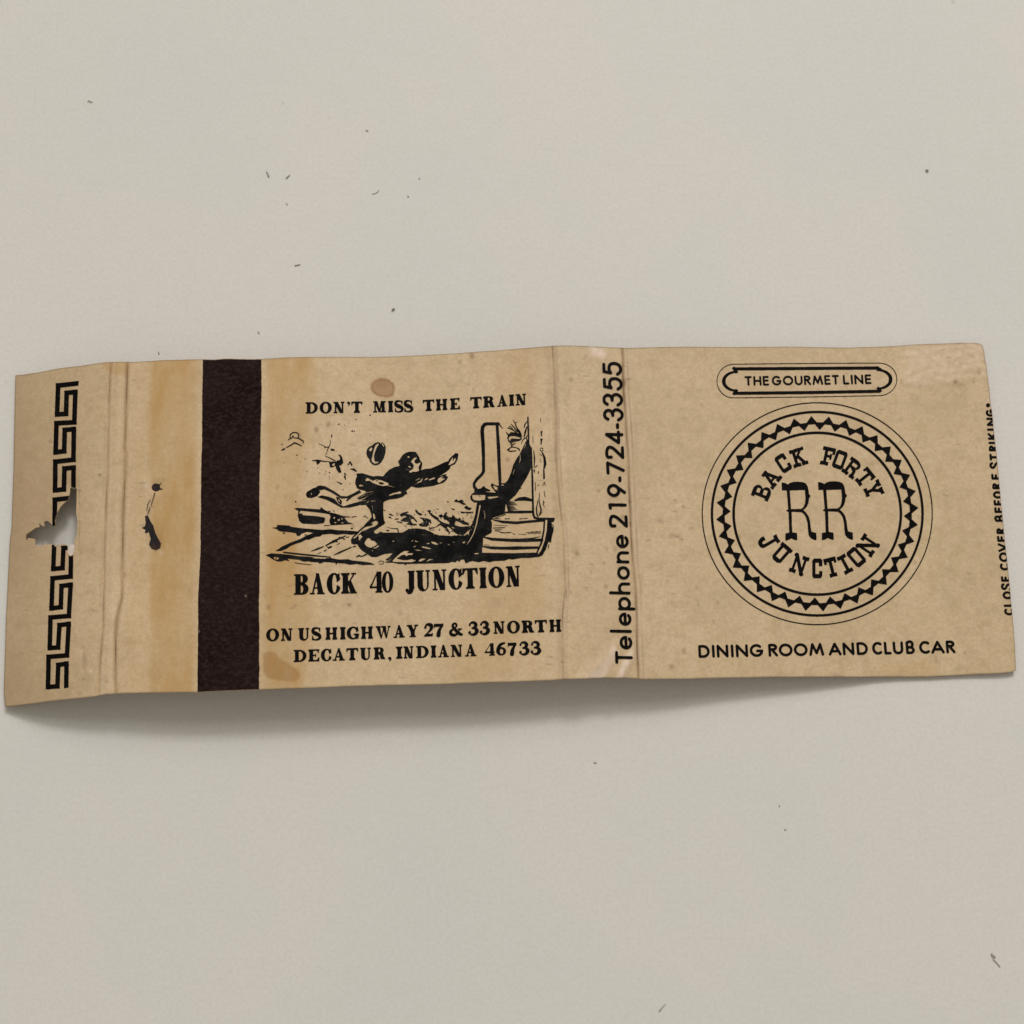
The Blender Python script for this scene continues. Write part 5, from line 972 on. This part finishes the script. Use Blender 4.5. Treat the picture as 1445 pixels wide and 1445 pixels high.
    for p, wd in (([(604, 235), (606, 296)], [4, 9, 5]), ([(612, 365), (620, 440), (616, 522)], [6, 11, 12, 7]), ([(628, 520), (646, 505)], [8, 6]), ([(616, 545), (618, 566)], [12, 8]), ([(655, 560), (655, 582)], [8, 5]), ([(676, 68), (676, 106)], [4, 8, 4]), ([(684, 192), (682, 212), (686, 228)], [16, 10, 10]), ([(676, 258), (688, 262)], [8, 14]), ([(684, 265), (680, 308)], [16, 8]), ([(690, 382), (712, 432), (718, 490), (706, 540), (708, 622)], [10, 18, 24, 10, 16]), ([(626, 662), (628, 735)], [5, 9, 7]), ([(648, 690), (662, 684)], [5, 5]), ([(696, 690), (712, 660), (720, 690)], [5, 6, 5]), ([(708, 742), (718, 796)], [5, 13, 6]), ([(704, 832), (700, 860), (712, 892)], [5, 7, 4]), ([(672, 440), (674, 478)], [3, 6, 3]), ([(700, 828), (712, 850)], [4, 4]), ([(676, 400), (682, 412)], [5, 6])): K(a11, p, wd, 6.571)
    K(a11, [(685+14*math.cos(t), 356+14*math.sin(t)) for t in np.linspace(.4, 6.0, 14)], [7, 5, 6], 6.571)
    # fine scrub strokes and slits of card between them
    r = np.random.RandomState(9)
    for _ in range(230):
        x, y = r.uniform(566, 668), r.uniform(716, 754); a = r.normal(.7, .5)
        if y < 716+max(0, 600-x)*.5+max(0, x-640)*.1: continue
        L = r.uniform(1.5, 5); v = r.rand() < .45
        S.stroke([(x, y), (x+L*.5*math.cos(a), y+L*.5*math.sin(a)), (x+L*math.cos(a+.3), y+L*math.sin(a+.3))], [.15, r.uniform(.35, .8), .15], v)
    for _ in range(60):
        x, y = r.uniform(672, 770), r.uniform(750, 786); L = r.uniform(2, 8)
        if S.m[int((y-S.y0)*4), int((x-S.x0)*4)]: continue
        S.stroke([(x, y), (x+L, y+r.normal(0, .3))], [.12, r.uniform(.25, .5), .12], True)
    # engraver's flecks: small nicks of bare card in the darkest masses
    r = np.random.RandomState(5)
    for _ in range(420):
        (xa, xb, ya, yb) = ((545, 672, 752, 793), (668, 706, 700, 768), (545, 580, 655, 690), (520, 545, 690, 735), (715, 748, 640, 690))[int(r.choice(5, p=[.62, .14, .10, .08, .06]))]; x, y = r.uniform(xa, xb), r.uniform(ya, yb)
        L = r.uniform(1.2, 4.0); a = r.normal(.25, .35); S.stroke([(x, y), (x+L*math.cos(a), y+L*math.sin(a))], [.2, r.uniform(.45, .95), .2], False)
    return S
ink_mesh('woodcut_illustration', draw_woodcut(), make_engraving_ink(), BACK, tol=.06)

# ------------------------------------------------------------------ crumbs of lint on the table
def crumb(px, py, pts, wd, col, label):
    c = world(px, py, 0.)
    P = np.array([world(px+x, py+y, 0.) for x, y in pts]); P[:, 2] = wd*.00032+.00002
    n = len(P); V, Fc = [], []; k = 8
    for i in range(n):
        d = P[min(i+1, n-1)]-P[max(i-1, 0)]; d /= np.linalg.norm(d); s_ = np.cross(d, [0, 0, 1]); up = np.array([0, 0, 1.])
        r = wd*.00031*(.35+.65*math.sin(math.pi*(i+.6)/(n+.2)))*random.uniform(.8, 1.2)
        for j in range(k): a = 2*math.pi*j/k; V.append(P[i]+r*(math.cos(a)*s_+.9*math.sin(a)*up))
    for i in range(n-1):
        for j in range(k): Fc.append((i*k+j, i*k+(j+1) % k, (i+1)*k+(j+1) % k, (i+1)*k+j))
    Fc += [tuple(range(k))[::-1], tuple(range((n-1)*k, n*k))]
    col = tuple(.16+.84*q for q in col)
    o = mesh_obj('lint_crumb', V, Fc, flat_mat('lint', col), None, True, c)
    return tag(o, label, 'lint', 'lint crumbs scattered on the tabletop')
crumb(378, 246, [(-2, -4), (0, -1), (1, 2), (2, 4)], .30, (.30, .27, .25), 'slim grey lint sliver above the dark striker strip, left one of a close pair')
crumb(406, 250, [(-2, 2), (0, 0), (2, -2), (3, -3)], .28, (.26, .24, .22), 'tiny slanting lint fleck above the striker, right one of a close pair')
crumb(1308, 241, [(-2, -1), (0, 0), (2, 1)], .42, (.20, .18, .17), 'dark rounded lint crumb alone on the bare table at upper right')
crumb(555, 437, [(-2, 1), (0, 0), (2, -1)], .40, (.14, .12, .11), 'dark lint crumb on the table above the brown spot and slogan')
crumb(365, 469, [(-1, -2), (0, 0), (1, 2)], .22, (.34, .31, .28), 'faint upright lint fleck just above the top end of the striker')
crumb(420, 374, [(-4, 1), (0, 0), (4, -1)], .24, (.44, .41, .37), 'pale grey lint thread lying level on the table above the slogan')
crumb(224, 498, [(0, -2), (0, 0), (1, 2)], .20, (.30, .26, .23), 'hair-thin lint fleck touching the card edge above the staple holes')
crumb(935, 1422, [(-5, 5), (-2, 1), (1, -3), (4, -6)], .30, (.40, .37, .33), 'curved grey lint fibre at the bottom edge of the picture')
crumb(1401, 1348, [(-2, -3), (0, 0), (3, 3)], .45, (.40, .34, .30), 'pale brown lint crumb in the lower right corner of the table')
crumb(518, 184, [(-2, 0), (0, 0), (2, 1)], .22, (.48, .45, .41), 'faintest lint speck, highest of all on the upper part of the table')
crumb(840, 1076, [(-2, 0), (0, 0), (2, 0)], .24, (.42, .38, .34), 'pale lint speck in front of the spine just past its shadow')
crumb(128, 143, [(-4, 0), (-1, -1), (1, 1), (3, 0)], .30, (.62, .59, .54), 'blurry grey lint tuft alone on the table at far upper left')
crumb(530, 271, [(-5, 3), (0, 2), (3, 0), (5, -3)], .16, (.40, .37, .33), 'thin bowed lint hair on the table, left of two tiny dots')
crumb(576, 277, [(-1, 0), (0, 0), (1, 1)], .24, (.36, .33, .30), 'tiny round lint dot right of a thin bowed hair, lower of two dots')
crumb(592, 252, [(-1, 0), (0, 0), (1, 0)], .22, (.40, .37, .33), 'tiny round lint dot right of a thin bowed hair, upper of two dots')
crumb(405, 288, [(-1, -1), (0, 0), (1, 1)], .18, (.38, .35, .31), 'pin-prick lint dot just below the close pair of slivers')
crumb(1108, 1170, [(-1, 0), (0, 0), (1, 1)], .28, (.42, .39, .35), 'pale lint dot on bare table below the round emblem, lower of two')
crumb(1100, 1137, [(-1, -1), (0, 0), (1, 0)], .24, (.46, .43, .38), 'paler lint dot on bare table below the round emblem, upper of two')
crumb(1405, 1358, [(-4, -5), (0, -2), (3, 2), (6, 6)], .26, (.50, .455, .41), 'pale wispy lint tail beside the brown crumb at lower right')
